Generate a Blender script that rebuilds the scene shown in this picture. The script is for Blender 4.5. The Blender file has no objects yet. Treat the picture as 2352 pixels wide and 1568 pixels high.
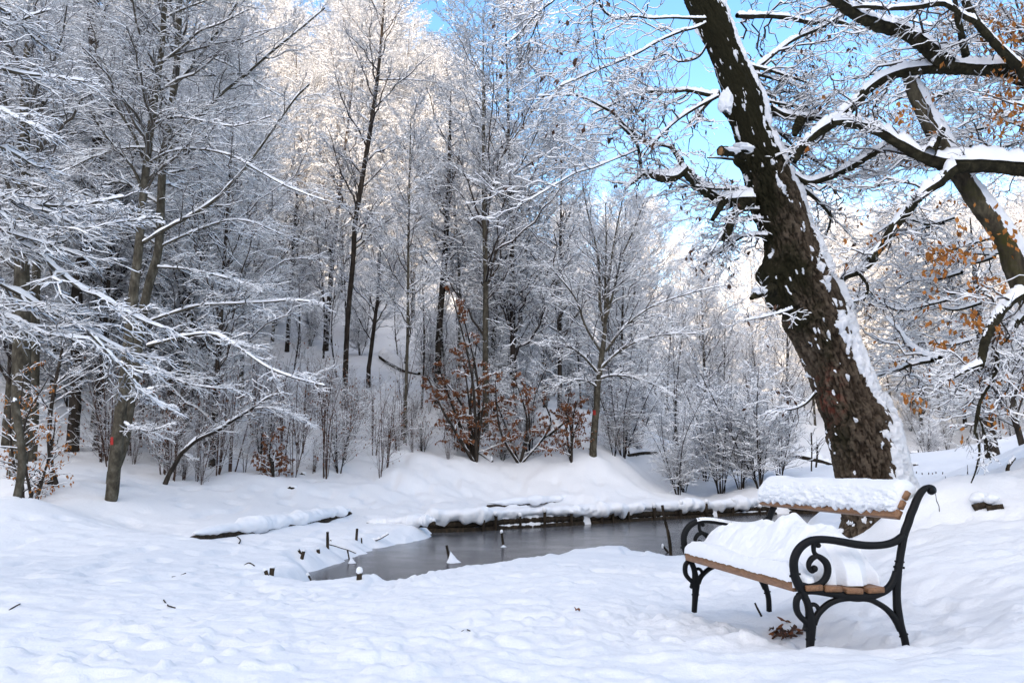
import bpy, math, random
import numpy as np
rng = np.random.default_rng(11)
random.seed(11)
scene = bpy.context.scene
COL = scene.collection

# ------------------------------------------------------------------ camera, sky, sun, exposure
F_PX, CX, CY, HZ = 1829.0, 1176.0, 784.0, 1065.0      # photo measured in 2352 x 1568 pixels
PITCH = math.atan((HZ - CY) / F_PX)
EYE = 1.07
cam = bpy.data.cameras.new("camera")
cam.sensor_width = 36.0
cam.lens = 36.0 * F_PX / 2352.0
cam.clip_start = 0.05
cam.clip_end = 3000.0
cam_ob = bpy.data.objects.new("camera", cam)
cam_ob.location = (0, 0, EYE)
cam_ob.rotation_euler = (math.pi / 2 + PITCH, 0, 0)
COL.objects.link(cam_ob)
scene.camera = cam_ob

SKY_SAT, SKY_VAL, FILL_CLOUD = 1.25, 1.25, 1.9
SUN_EL = math.radians(19.0)
SUN_AZ = (-0.30, -0.954)            # horizontal direction towards the sun
world = bpy.data.worlds.new("World")
scene.world = world
world.use_nodes = True
wn = world.node_tree
bg = wn.nodes["Background"]
sky = wn.nodes.new("ShaderNodeTexSky")
sky.sky_type = 'NISHITA'
sky.sun_disc = False
sky.sun_elevation = SUN_EL
sky.sun_rotation = math.atan2(SUN_AZ[0], SUN_AZ[1])
sky.air_density = 1.0
sky.dust_density = 0.3
sky.ozone_density = 1.6
# clear deep blue north; added bright unseen cloud behind the viewer lights the snow
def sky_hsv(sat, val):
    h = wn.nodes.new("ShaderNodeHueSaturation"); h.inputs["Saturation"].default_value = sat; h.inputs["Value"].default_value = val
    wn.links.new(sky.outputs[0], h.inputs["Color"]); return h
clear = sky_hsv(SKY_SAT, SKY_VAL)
fill_cloud = sky_hsv(0.30, FILL_CLOUD)
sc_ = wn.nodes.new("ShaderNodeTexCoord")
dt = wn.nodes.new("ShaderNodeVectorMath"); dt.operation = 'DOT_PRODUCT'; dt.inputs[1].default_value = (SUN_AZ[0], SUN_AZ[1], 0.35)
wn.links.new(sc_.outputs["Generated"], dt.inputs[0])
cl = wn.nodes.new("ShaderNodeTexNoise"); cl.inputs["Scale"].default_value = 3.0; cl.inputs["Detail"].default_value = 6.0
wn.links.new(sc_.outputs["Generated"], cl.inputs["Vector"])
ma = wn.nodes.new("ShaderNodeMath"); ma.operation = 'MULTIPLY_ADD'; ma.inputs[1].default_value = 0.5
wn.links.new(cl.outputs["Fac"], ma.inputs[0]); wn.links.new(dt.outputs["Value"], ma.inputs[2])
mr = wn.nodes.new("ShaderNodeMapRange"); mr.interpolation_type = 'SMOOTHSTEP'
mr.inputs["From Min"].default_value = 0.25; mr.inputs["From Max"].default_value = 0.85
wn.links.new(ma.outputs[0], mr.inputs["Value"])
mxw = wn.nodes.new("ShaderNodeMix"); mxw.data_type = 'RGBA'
wn.links.new(mr.outputs["Result"], mxw.inputs[0]); wn.links.new(clear.outputs[0], mxw.inputs[6]); wn.links.new(fill_cloud.outputs[0], mxw.inputs[7])
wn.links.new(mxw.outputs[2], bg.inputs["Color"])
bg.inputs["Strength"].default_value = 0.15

sun = bpy.data.lights.new("sun", 'SUN')
sun.energy = 4.0
sun.angle = math.radians(0.5)
sun.color = (1.0, 0.86, 0.68)
sun_ob = bpy.data.objects.new("sun", sun)
from mathutils import Vector
sdir = Vector((SUN_AZ[0] * math.cos(SUN_EL), SUN_AZ[1] * math.cos(SUN_EL), math.sin(SUN_EL)))
sun_ob.rotation_euler = sdir.to_track_quat('Z', 'Y').to_euler()
sun_ob.location = (-30, -80, 60)
COL.objects.link(sun_ob)

vs = scene.view_settings
vs.view_transform = 'Standard'
vs.look = 'None'
vs.gamma = 1.0
vs.exposure = 1.3
try:
    vs.use_white_balance = True
    vs.white_balance_temperature = 7250.0
    vs.white_balance_tint = 14.5
except Exception:
    pass
scene.cycles.use_denoising = True
scene.cycles.max_bounces = 9
scene.cycles.diffuse_bounces = 7
scene.cycles.glossy_bounces = 2
scene.cycles.transmission_bounces = 2
scene.cycles.caustics_reflective = False
scene.cycles.caustics_refractive = False

# ------------------------------------------------------------------ pixel <-> world
CP, SP = math.cos(PITCH), math.sin(PITCH)
def ray(u, v):
    a, b = (u - CX) / F_PX, (CY - v) / F_PX
    return np.array([a, CP - b * SP, SP + b * CP])
def at_y(u, v, Y):
    d = ray(u, v)
    return np.array([0, 0, EYE]) + d * (Y / d[1])
def at_z(u, v, z):
    d = ray(u, v)
    return np.array([0, 0, EYE]) + d * ((z - EYE) / d[2])
K4 = 4096.0 / 2352.0
CROPS = {'A': (3100, 1900, 2.24), 'F': (2700, 1880, 1568 / 600.0), 'T': (2500, 0, 2352 / 1596.0), 'B': (2900, 1000, 1786 / 1196.0),
         'L': (0, 0, 2038 / 1300.0), 'N': (0, 1000, 1941 / 1300.0), 'M': (1200, 900, 2352 / 1700.0), 'P': (700, 1700, 2352 / 1300.0),
         'Q': (1900, 1650, 2352 / 1300.0), 'R': (3300, 1600, 2.24), 'G': (3300, 1700, 2352 / 796.0), 'O': (2000, 0, 1742 / 1000.0),
         'S': (1000, 2000, 4.48), 'U': (1100, 0, 1882 / 1200.0), 'D': (0, 0, 1 / K4 )}
CROPS['D'] = (0, 0, 1.0 / K4)
def uv(c, pts):
    ox, oy, s = CROPS[c]
    p = np.asarray(pts, float)
    return np.stack([(ox + p[:, 0] / s) / K4, (oy + p[:, 1] / s) / K4], 1)
def wpx(c, w, Y):                 # a width in crop pixels at depth Y, in metres
    return w / CROPS[c][2] / K4 / F_PX * Y

# ------------------------------------------------------------------ noise
def _h(ix, iy, iz, seed):
    n = (ix.astype(np.int64) * 374761393 + iy.astype(np.int64) * 668265263 + iz.astype(np.int64) * 2147483647 + seed * 974634777) & 0xFFFFFFFF
    n = ((n ^ (n >> 13)) * 1274126177) & 0xFFFFFFFF
    n = ((n ^ (n >> 16)) * 2246822519) & 0xFFFFFFFF
    n = n ^ (n >> 15)
    return n.astype(np.float64) / 4294967295.0
def noise(x, y, z=None, seed=0):
    x = np.asarray(x, float); y = np.asarray(y, float)
    z = np.zeros_like(x) if z is None else np.asarray(z, float)
    x, y, z = np.broadcast_arrays(x, y, z)
    xi, yi, zi = np.floor(x), np.floor(y), np.floor(z)
    fx, fy, fz = x - xi, y - yi, z - zi
    fx, fy, fz = [f * f * f * (f * (f * 6 - 15) + 10) for f in (fx, fy, fz)]
    r = 0
    for dx in (0, 1):
        for dy in (0, 1):
            for dz in (0, 1):
                w = (fx if dx else 1 - fx) * (fy if dy else 1 - fy) * (fz if dz else 1 - fz)
                r = r + w * _h(xi + dx, yi + dy, zi + dz, seed)
    return r * 2 - 1
def noise2(x, y, seed=0):
    xi, yi = np.floor(x), np.floor(y)
    fx, fy = x - xi, y - yi
    fx, fy = [f * f * f * (f * (f * 6 - 15) + 10) for f in (fx, fy)]
    o = np.zeros_like(xi)
    return ((_h(xi, yi, o, seed) * (1 - fx) + _h(xi + 1, yi, o, seed) * fx) * (1 - fy) + (_h(xi, yi + 1, o, seed) * (1 - fx) + _h(xi + 1, yi + 1, o, seed) * fx) * fy) * 2 - 1
def fbm2(x, y, o=4, seed=0):
    r, a, t = 0, 1.0, 0
    c, s = math.cos(0.7), math.sin(0.7)
    for k in range(o):
        r = r + a * noise2(x, y, seed + k * 17); t += a; a *= 0.5
        x, y = (x * c - y * s) * 2.03 + 5.1, (x * s + y * c) * 2.03 + 1.7
    return r / t
def fbm3(x, y, z, o=3, seed=0):
    r, a, t = 0, 1.0, 0
    for k in range(o):
        r = r + a * noise(x, y, z, seed + k * 17); t += a; a *= 0.5
        x, y, z = x * 2.03 + 3.3, y * 2.03 + 1.1, z * 2.03 + 7.7
    return r / t
def sstep(a, b, x):
    t = np.clip((x - a) / (b - a), 0, 1)
    return t * t * (3 - 2 * t)

# ------------------------------------------------------------------ materials
def mat(name, base=(.5, .5, .5), rough=.8, spec=.3, metal=0.0):
    m = bpy.data.materials.new(name); m.use_nodes = True
    b = m.node_tree.nodes["Principled BSDF"]
    b.inputs["Base Color"].default_value = (*base, 1)
    b.inputs["Roughness"].default_value = rough
    b.inputs["Specular IOR Level"].default_value = spec
    b.inputs["Metallic"].default_value = metal
    return m, m.node_tree.nodes, m.node_tree.links, b
def tex(n, l, coord, scale, detail=4, rough=.6, stretch=None):
    t = n.new("ShaderNodeTexNoise"); t.inputs["Scale"].default_value = scale; t.inputs["Detail"].default_value = detail; t.inputs["Roughness"].default_value = rough
    if stretch is not None:
        mp = n.new("ShaderNodeMapping"); mp.inputs["Scale"].default_value = stretch
        l.new(coord, mp.inputs["Vector"]); l.new(mp.outputs[0], t.inputs["Vector"])
    else:
        l.new(coord, t.inputs["Vector"])
    return t
def ramp(n, l, fac, stops):
    r = n.new("ShaderNodeValToRGB"); e = r.color_ramp.elements
    while len(e) < len(stops): e.new(0.5)
    for k, (p, c) in enumerate(stops):
        e[k].position = p; e[k].color = (*c, 1)
    l.new(fac, r.inputs[0]); return r
def bump(n, l, b, h, strength, dist):
    bp = n.new("ShaderNodeBump"); bp.inputs["Strength"].default_value = strength; bp.inputs["Distance"].default_value = dist
    l.new(h, bp.inputs["Height"]); l.new(bp.outputs[0], b.inputs["Normal"]); return bp

def snow_mat(name, base, fine, strength):
    m, n, l, b = mat(name, base, .75, .15)
    tc = n.new("ShaderNodeTexCoord")
    t1 = tex(n, l, tc.outputs["Object"], fine, 5, .65)
    t2 = tex(n, l, tc.outputs["Object"], fine * 9, 3, .7)
    ad = n.new("ShaderNodeMath"); ad.operation = 'MULTIPLY_ADD'; ad.inputs[1].default_value = .22
    l.new(t2.outputs["Fac"], ad.inputs[0]); l.new(t1.outputs["Fac"], ad.inputs[2])
    bump(n, l, b, ad.outputs[0], strength, .02)
    return m
M_SNOW = snow_mat("snow_ground", (.81, .82, .84), 14, .6)
M_SNOW_C = snow_mat("snow_clinging", (.82, .83, .85), 40, .45)
M_SNOW_T = mat("snow_twig", (.88, .89, .91), .8, .1)[0]

def bark_mat(name, dark, mid, light, scale, stretch, bs=.6, bd=.02, moss=None, moss_cut=.55):
    m, n, l, b = mat(name, mid, .9, .15)
    tc = n.new("ShaderNodeTexCoord")
    t1 = tex(n, l, tc.outputs["Object"], scale, 6, .65, stretch)
    r = ramp(n, l, t1.outputs["Fac"], [(.3, dark), (.5, mid), (.72, light)])
    out = r.outputs[0]
    if moss is not None:
        t2 = tex(n, l, tc.outputs["Object"], 1.6, 5, .7)
        r2 = ramp(n, l, t2.outputs["Fac"], [(moss_cut - .06, (0, 0, 0)), (moss_cut + .06, (1, 1, 1))])
        mx = n.new("ShaderNodeMix"); mx.data_type = 'RGBA'
        l.new(r2.outputs[0], mx.inputs[0]); l.new(out, mx.inputs[6]); mx.inputs[7].default_value = (*moss, 1)
        out = mx.outputs[2]
    l.new(out, b.inputs["Base Color"])
    bump(n, l, b, t1.outputs["Fac"], bs, bd)
    return m
M_TWIG = mat("twig_bark", (.055, .043, .036), .9, .1)[0]
M_TWIG_G = mat("beech_twig_bark", (.085, .072, .058), .9, .1)[0]
M_BEECH = bark_mat("beech_bark", (.026, .022, .016), (.068, .058, .042), (.15, .135, .105), 9, (1, 1, .55), .4, .01)
M_DARK = bark_mat("dark_bark", (.014, .011, .009), (.035, .027, .021), (.075, .06, .048), 7, (1, 1, .4), .7, .02)
M_LIMB = bark_mat("mossy_limb_bark", (.012, .010, .007), (.022, .019, .010), (.05, .042, .024), 14, None, .8, .02)

# oak trunk: bark plates, moss, a smear of red paint
def oak_mat():
    m, n, l, b = mat("oak_bark", (.1, .08, .06), .9, .15)
    tc = n.new("ShaderNodeTexCoord"); O = tc.outputs["Object"]; U = tc.outputs["UV"]
    t1 = tex(n, l, U, 60, 6, .7)
    r1 = ramp(n, l, t1.outputs["Fac"], [(.25, (.034, .024, .017)), (.5, (.080, .060, .043)), (.75, (.165, .135, .10))])
    pa = n.new("ShaderNodeAttribute"); pa.attribute_name = "plate"
    rp = ramp(n, l, pa.outputs["Fac"], [(.0, (.30, .25, .21)), (.35, (.62, .58, .54)), (1.0, (1.25, 1.22, 1.2))])
    mp = n.new("ShaderNodeMix"); mp.data_type = 'RGBA'; mp.blend_type = 'MULTIPLY'; mp.inputs[0].default_value = 1
    l.new(r1.outputs[0], mp.inputs[6]); l.new(rp.outputs[0], mp.inputs[7]); r1 = mp
    t2 = tex(n, l, O, 1.3, 6, .75)
    att = n.new("ShaderNodeAttribute"); att.attribute_name = "moss"
    mm = n.new("ShaderNodeMath"); mm.operation = 'ADD'
    l.new(t2.outputs["Fac"], mm.inputs[0]); l.new(att.outputs["Fac"], mm.inputs[1])
    r2 = ramp(n, l, mm.outputs[0], [(.52, (0, 0, 0)), (.68, (1, 1, 1))])
    mx = n.new("ShaderNodeMix"); mx.data_type = 'RGBA'
    l.new(r2.outputs[0], mx.inputs[0]); l.new(mp.outputs[2], mx.inputs[6]); mx.inputs[7].default_value = (.016, .014, .006, 1)
    at2 = n.new("ShaderNodeAttribute"); at2.attribute_name = "paint"
    t3 = tex(n, l, O, 9, 5, .7)
    m3 = n.new("ShaderNodeMath"); m3.operation = 'MULTIPLY'
    r3 = ramp(n, l, t3.outputs["Fac"], [(.46, (0, 0, 0)), (.64, (.75, .75, .75))])
    l.new(at2.outputs["Fac"], m3.inputs[0]); l.new(r3.outputs[0], m3.inputs[1])
    mx2 = n.new("ShaderNodeMix"); mx2.data_type = 'RGBA'
    l.new(m3.outputs[0], mx2.inputs[0]); l.new(mx.outputs[2], mx2.inputs[6]); mx2.inputs[7].default_value = (.17, .04, .025, 1)
    l.new(mx2.outputs[2], b.inputs["Base Color"])
    bump(n, l, b, t1.outputs["Fac"], .8, .015)
    return m
M_OAK = oak_mat()
M_CUT = mat("cut_wood", (.32, .17, .075), .8, .2)[0]
M_POST = bark_mat("wet_post_wood", (.010, .008, .006), (.030, .022, .015), (.07, .05, .032), 16, (1, 1, .2), .6, .01)
def leaf_mat(name, c1, c2):
    m, n, l, b = mat(name, c1, .7, .3)
    oi = n.new("ShaderNodeTexCoord"); t = tex(n, l, oi.outputs["Object"], 17.0, 3, .6)
    r = ramp(n, l, t.outputs["Fac"], [(.35, c1), (.65, c2)]); l.new(r.outputs[0], b.inputs["Base Color"])
    return m
M_LEAF = leaf_mat("dead_leaf_brown", (.13, .042, .018), (.22, .085, .03))
M_LEAF_O = leaf_mat("dead_leaf_orange", (.30, .095, .018), (.42, .17, .035))
M_LEAF_D = leaf_mat("dead_leaf_dark", (.05, .025, .015), (.10, .042, .02))
def wood_mat():
    m, n, l, b = mat("bench_slat_wood", (.4, .2, .09), .45, .4)
    tc = n.new("ShaderNodeTexCoord")
    t = tex(n, l, tc.outputs["Object"], 6, 6, .7, (14, .6, 14))
    r = ramp(n, l, t.outputs["Fac"], [(.3, (.14, .062, .027)), (.55, (.25, .122, .057)), (.8, (.34, .185, .095))])
    l.new(r.outputs[0], b.inputs["Base Color"]); bump(n, l, b, t.outputs["Fac"], .25, .004)
    return m
M_WOOD = wood_mat()
def iron_mat():
    m, n, l, b = mat("black_cast_iron", (.003, .003, .0033), .5, .2)
    tc = n.new("ShaderNodeTexCoord"); t = tex(n, l, tc.outputs["Object"], 60, 4, .6); bump(n, l, b, t.outputs["Fac"], .25, .004)
    return m
M_IRON = iron_mat()
def ice_mat():
    m, n, l, b = mat("pond_ice", (.09, .09, .095), .2, .5)
    tc = n.new("ShaderNodeTexCoord"); O = tc.outputs["Object"]
    t = tex(n, l, O, 1.1, 6, .65)
    r = ramp(n, l, t.outputs["Fac"], [(.3, (.072, .072, .076)), (.7, (.10, .10, .105))])
    v = n.new("ShaderNodeTexVoronoi"); v.inputs["Scale"].default_value = 1.9; l.new(O, v.inputs["Vector"])
    t2 = tex(n, l, O, 6, 3, .6)
    ad = n.new("ShaderNodeMath"); ad.operation = 'MULTIPLY_ADD'; ad.inputs[1].default_value = .14
    l.new(t2.outputs["Fac"], ad.inputs[0]); l.new(v.outputs["Distance"], ad.inputs[2])
    r2 = ramp(n, l, ad.outputs[0], [(.10, (.42, .42, .43)), (.135, (0.0, 0.0, 0.0))])
    mx = n.new("ShaderNodeMix"); mx.data_type = 'RGBA'; mx.blend_type = 'ADD'; mx.inputs[0].default_value = .35
    l.new(r.outputs[0], mx.inputs[6]); l.new(r2.outputs[0], mx.inputs[7])
    l.new(mx.outputs[2], b.inputs["Base Color"])
    r3 = ramp(n, l, t.outputs["Fac"], [(.3, (.17, .17, .17)), (.7, (.26, .26, .26))]); l.new(r3.outputs[0], b.inputs["Roughness"])
    bump(n, l, b, t2.outputs["Fac"], .05, .01)
    return m
M_ICE = ice_mat()
M_RED = mat("red_paint", (.36, .025, .02), .7, .3)[0]

# ------------------------------------------------------------------ mesh helpers
def mesh(name, V, Q, m, parent=None, smooth=True, attrs=None, uvs=None):
    V = np.asarray(V, np.float32); Q = np.asarray(Q, np.int32)
    me = bpy.data.meshes.new(name)
    me.vertices.add(len(V)); me.vertices.foreach_set("co", V.ravel())
    k = Q.shape[1]
    me.loops.add(Q.size); me.loops.foreach_set("vertex_index", Q.ravel())
    me.polygons.add(len(Q)); me.polygons.foreach_set("loop_start", np.arange(0, Q.size, k, dtype=np.int32))
    try: me.polygons.foreach_set("loop_total", np.full(len(Q), k, np.int32))
    except Exception: pass
    if smooth: me.polygons.foreach_set("use_smooth", np.ones(len(Q), bool))
    for an, av in (attrs or {}).items():
        a = me.attributes.new(an, 'FLOAT', 'POINT'); a.data.foreach_set("value", np.asarray(av, np.float32))
    if uvs is not None:
        ul = me.uv_layers.new(name="UVMap"); ul.data.foreach_set("uv", np.asarray(uvs, np.float32)[Q.ravel()].ravel())
    me.update(calc_edges=True)
    me.materials.append(m)
    ob = bpy.data.objects.new(name, me)
    COL.objects.link(ob)
    if parent is not None: ob.parent = parent
    return ob
class Acc:
    def __init__(s): s.V, s.Q, s.n = [], [], 0
    def add(s, V, Q):
        if len(V) == 0: return
        s.V.append(V); s.Q.append(Q + s.n); s.n += len(V)
    def build(s, name, m, parent=None, smooth=True, org=None):
        if not s.V: return None
        V = np.concatenate(s.V)
        if org is not None: V = V - np.asarray(org)
        return mesh(name, V, np.concatenate(s.Q), m, parent, smooth)
def empty(name, loc, label=None, cat=None, group=None):
    o = bpy.data.objects.new(name, None); COL.objects.link(o); o.location = tuple(loc); o.empty_display_size = .2
    tag(o, label, cat, group); return o
def tag(o, label=None, cat=None, group=None, kind=None):
    if label: o['label'] = label
    if cat: o['category'] = cat
    if group: o['group'] = group
    if kind: o['kind'] = kind
    return o
def grid_q(N, K, S, closed):
    """faces of N tubes of K rings and S verts a ring"""
    base = np.arange(N)[:, None, None] * (K * S)
    k = np.arange(K - 1)[None, :, None] * S
    s = np.arange(S if closed else S - 1)[None, None, :]
    s2 = (s + 1) % S
    a = base + k + s; b = base + k + s2; c = b + S; d = a + S
    return np.stack([a, b, c, d], -1).reshape(-1, 4)
def frames(P):
    T = np.empty_like(P)
    T[:, 1:-1] = P[:, 2:] - P[:, :-2]; T[:, 0] = P[:, 1] - P[:, 0]; T[:, -1] = P[:, -1] - P[:, -2]
    T /= np.linalg.norm(T, axis=-1, keepdims=True) + 1e-9
    z = np.array([0, 0, 1.0])
    A = np.cross(T, z); n = np.linalg.norm(A, axis=-1, keepdims=True)
    alt = np.cross(T, np.array([0, 1.0, 0]))
    w = sstep(.12, .3, n)
    # keep A continuous for near vertical runs
    A = np.where(n > .2, A / (n + 1e-9), alt)
    A /= np.linalg.norm(A, axis=-1, keepdims=True) + 1e-9
    B = np.cross(A, T)
    return T, A, B
def frames_trunk(P):
    T = frames(P)[0]
    A = np.cross(T, np.array([0, 1.0, 0])); A /= np.linalg.norm(A, axis=-1, keepdims=True) + 1e-9
    return T, A, np.cross(A, T)
def tubes(P, R, S, trunk=False):
    N, K, _ = P.shape
    T, A, B = frames_trunk(P) if trunk else frames(P)
    th = np.arange(S) * 2 * math.pi / S + (math.pi / 2 if S == 3 else 0) + math.pi
    V = P[:, :, None] + R[:, :, None, None] * (np.cos(th)[None, None, :, None] * A[:, :, None] + np.sin(th)[None, None, :, None] * B[:, :, None])
    return V.reshape(-1, 3), grid_q(N, K, S, True)
def snow_on(P, R, base=.010, k=.7, wmin=.006, fat=1.0, lump=.35, gap=-.55, S=3, hmin=.35, g=None):
    """snow lying along the top of N branches: S verts across"""
    g = g if g is not None else rng
    N, K, _ = P.shape
    T, A, B = frames(P)
    hz = np.sqrt(np.clip(1 - T[..., 2] ** 2, 0, 1))
    h = sstep(hmin, .85, hz)
    nz = g.normal(0, 1, (N, K))
    nz = (nz + np.roll(nz, 1, 1)) * .7
    th = (base + k * R) * h * np.clip(1 + lump * nz, .15, 2.2) * fat
    th = np.where(nz < gap * 2.2, th * .1, th)
    w = (np.maximum(R, wmin) * 1.05 + .15 * th) * (.25 + .75 * h)
    th[:, -1] *= .3; th[:, 0] *= .6
    up = np.array([0, 0, 1.0]) * .75 + B * .25
    if S == 3: cs, sn = np.array([-1, 0, 1.0]), np.array([0, 1.0, 0])
    else:
        a = np.linspace(math.pi, 0, S); cs, sn = np.cos(a), np.sin(a)
    V = P[:, :, None] + B[:, :, None] * (R * .15)[:, :, None, None] + A[:, :, None] * (cs[None, None, :, None] * w[:, :, None, None]) + up[:, :, None] * (sn[None, None, :, None] * (th + R * .85)[:, :, None, None])
    keep = (h.max(1) > .05)
    V = V[keep]
    if len(V) == 0: return np.zeros((0, 3)), np.zeros((0, 4), int)
    return V.reshape(-1, 3), grid_q(len(V), K, S, False)
def smooth_path(P, n, radii=None):
    """Catmull-Rom resample of a polyline, and of the radii with it"""
    P = np.asarray(P, float)
    if radii is not None: P = np.concatenate([P, np.asarray(radii, float)[:, None]], 1)
    d = np.r_[0, np.cumsum(np.linalg.norm(np.diff(P[:, :3], axis=0), axis=1))]
    t = np.linspace(0, d[-1], n)
    i = np.clip(np.searchsorted(d, t, 'right') - 1, 0, len(P) - 2)
    f = ((t - d[i]) / (d[i + 1] - d[i] + 1e-9))[:, None]
    p0, p1, p2, p3 = P[np.maximum(i - 1, 0)], P[i], P[i + 1], P[np.minimum(i + 2, len(P) - 1)]
    Q = .5 * (2 * p1 + (p2 - p0) * f + (2 * p0 - 5 * p1 + 4 * p2 - p3) * f ** 2 + (3 * p1 - p0 - 3 * p2 + p3) * f ** 3)
    return (Q[:, :3], np.maximum(Q[:, 3], .001)) if radii is not None else Q
def spawn(P, R, n, s0, s1, ang, length, K, g, tilt=.4, bend=.0, wig=.06, rscale=.5, rmin=.002, side_alt=True, minlen=.04, up=0.0, zflat=0.0):
    """n children along each of the N parents; returns (M,K,3),(M,K)"""
    N, KP, _ = P.shape
    L = np.linalg.norm(np.diff(P, axis=1), axis=-1).sum(1)
    s = s0 + (s1 - s0) * (np.arange(n)[None] + g.uniform(.1, .9, (N, n))) / n
    x = s * (KP - 1); i = np.minimum(x.astype(int), KP - 2); f = (x - i)[..., None]
    idx = np.arange(N)[:, None]
    p = P[idx, i] * (1 - f) + P[idx, i + 1] * f
    r = R[idx, i] * (1 - f[..., 0]) + R[idx, i + 1] * f[..., 0]
    T, A, B = frames(P)
    t, a, b = T[idx, i], A[idx, i], B[idx, i]
    sg = np.where((np.arange(n)[None] + g.integers(0, 2, (N, 1))) % 2 == 0, 1.0, -1.0) * np.ones((N, n))
    ph = g.normal(0, tilt, (N, n)) if side_alt else g.uniform(0, 2 * math.pi, (N, n))
    an = ang + g.normal(0, .18, (N, n))
    d = np.cos(an)[..., None] * t + np.sin(an)[..., None] * (np.cos(ph)[..., None] * a * sg[..., None] + np.sin(ph)[..., None] * b)
    d[..., 2] = d[..., 2] * (1 - zflat) + up
    d /= np.linalg.norm(d, axis=-1, keepdims=True)
    ln = length(s, L[:, None], g) * g.uniform(.65, 1.25, (N, n))
    ok = (ln > minlen)
    p, d, ln, r = p[ok], d[ok], ln[ok], r[ok]
    M = len(p)
    tt = np.linspace(0, 1, K)
    Q = p[:, None] + d[:, None] * (ln[:, None] * tt)[..., None]
    w = np.cumsum(g.normal(0, 1, (M, K, 3)), 1) * (wig * ln / math.sqrt(K))[:, None, None]; w -= w[:, :1]
    Q = Q + w
    Q[..., 2] += (bend * ln)[:, None] * tt ** 2
    r0 = np.clip(np.minimum(r * rscale, .004 + ln * .013), rmin, None)
    RR = r0[:, None] * (1 - .75 * tt)[None]
    return Q, np.maximum(RR, rmin * .6)
def leaves(pts, size, g, hang=.7):
    n = len(pts)
    d = g.normal(0, 1, (n, 3)); d[:, 2] = -abs(d[:, 2]) - hang * 1.5; d /= np.linalg.norm(d, axis=1, keepdims=True)
    s = np.cross(d, g.normal(0, 1, (n, 3))); s /= np.linalg.norm(s, axis=1, keepdims=True)
    nn = np.cross(d, s)
    L = size * g.uniform(.7, 1.3, (n, 1))
    a = pts; e = pts + d * L + nn * L * .15
    m = pts + d * L * .5
    b = m + s * L * .27 + nn * L * .12; c = m - s * L * .27 + nn * L * .12
    V = np.stack([a, b, e, c, m], 1).reshape(-1, 3)
    k = np.arange(n)[:, None] * 5
    Q = np.concatenate([k + np.array([[0, 1, 2, 4]]), k + np.array([[0, 4, 2, 3]])])
    return V, Q

# ------------------------------------------------------------------ terrain
CTRL = []
def cz(u, v, z): CTRL.append(at_z(u, v, z))
def cy(u, v, Y): CTRL.append(at_y(u, v, Y))
def cw(x, y, z): CTRL.append(np.array([x, y, z]))
for u in (-400, 300, 1176, 1800): cy(u, 1568, 4.0)
cy(2250, 1540, 4.0); cy(2600, 1540, 4.0)
cw(-4, 1.5, .04); cw(0, 1.5, .03); cw(4, 1.5, .10); cw(-8, -6, .1); cw(0, -6, 0.1); cw(8, -6, .4)
cz(0, 1400, 0.0); cz(-300, 1300, -.02); cz(0, 1250, -.08); cz(300, 1300, -.10); cz(300, 1420, -.04); cz(700, 1420, -.06); cz(1100, 1400, -.05); cz(1400, 1340, -.08)
# bench surroundings
cw(1.45, 6.35, -.10); cw(2.1, 6.5, -.07); cw(1.8, 4.75, .015); cw(2.45, 4.93, .0); cw(1.0, 5.5, -.05); cw(3.0, 5.6, .06); cw(2.2, 5.3, -.03); cw(1.9, 7.5, -.12)
# lip of the near bank
LIP = [(560, 1330), (640, 1331), (740, 1340), (830, 1327), (930, 1330), (1070, 1300), (1250, 1275), (1350, 1258), (1430, 1249), (1500, 1261), (1545, 1278), (1600, 1270), (1700, 1262), (1800, 1252)]
LIPZ = [-.2, -.2, -.22, -.20, -.22, -.22, -.20, -.16, -.12, -.15, -.2, -.18, -.14, -.12]
for (u, v), z in zip(LIP, LIPZ): cz(u, v, z)
# left shore and path
cz(600, 1290, -.22); cz(440, 1250, -.26); cz(640, 1235, -.27); cz(800, 1192, -.22); cz(760, 1250, -.38); cz(900, 1205, -.28); cz(980, 1196, -.25)
cz(440, 1228, -.10); cz(620, 1190, -.08); cz(800, 1168, -.06)
cz(0, 1180, .06); cz(250, 1200, -.03); cz(500, 1180, .0)
cy(260, 1148, 17); cy(45, 1138, 15); cy(120, 1112, 17.5); cy(0, 1080, 20); cy(380, 1112, 20); cy(500, 1118, 20.5); cy(-300, 1120, 15); cy(-300, 1020, 22)
cz(1180, 1168, -.14); cz(1300, 1180, -.22); cz(1180, 1140, .06); cz(1560, 1166, -.2); cz(1760, 1150, -.12); cz(1560, 1128, .06); cz(1700, 1112, .15)
cy(800, 1130, 21.5); cy(800, 1096, 23.5); cy(1000, 1056, 26); cy(1100, 1005, 29); cy(1370, 1034, 28); cy(1500, 1002, 32); cy(1600, 1065, 32); cy(1750, 1095, 29); cy(1880, 1070, 36)
cy(650, 1010, 26); cy(900, 1000, 29)
# hill
cy(700, 760, 50); cy(100, 900, 30); cy(900, 840, 42); cy(0, 700, 48); cy(1200, 720, 58); cy(1500, 850, 58); cy(1850, 930, 66); cy(300, 830, 40); cy(-400, 700, 40)
cy(300, 60, 105); cy(800, 260, 98); cy(1050, 420, 92); cy(1300, 590, 95); cy(1500, 670, 100); cy(1850, 740, 110); cy(2300, 750, 112); cy(-400, -100, 100); cy(2700, 720, 110); cw(-60, 190, 50); cw(-20, 190, 34); cw(30, 190, 22); cw(90, 190, 20)
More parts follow.
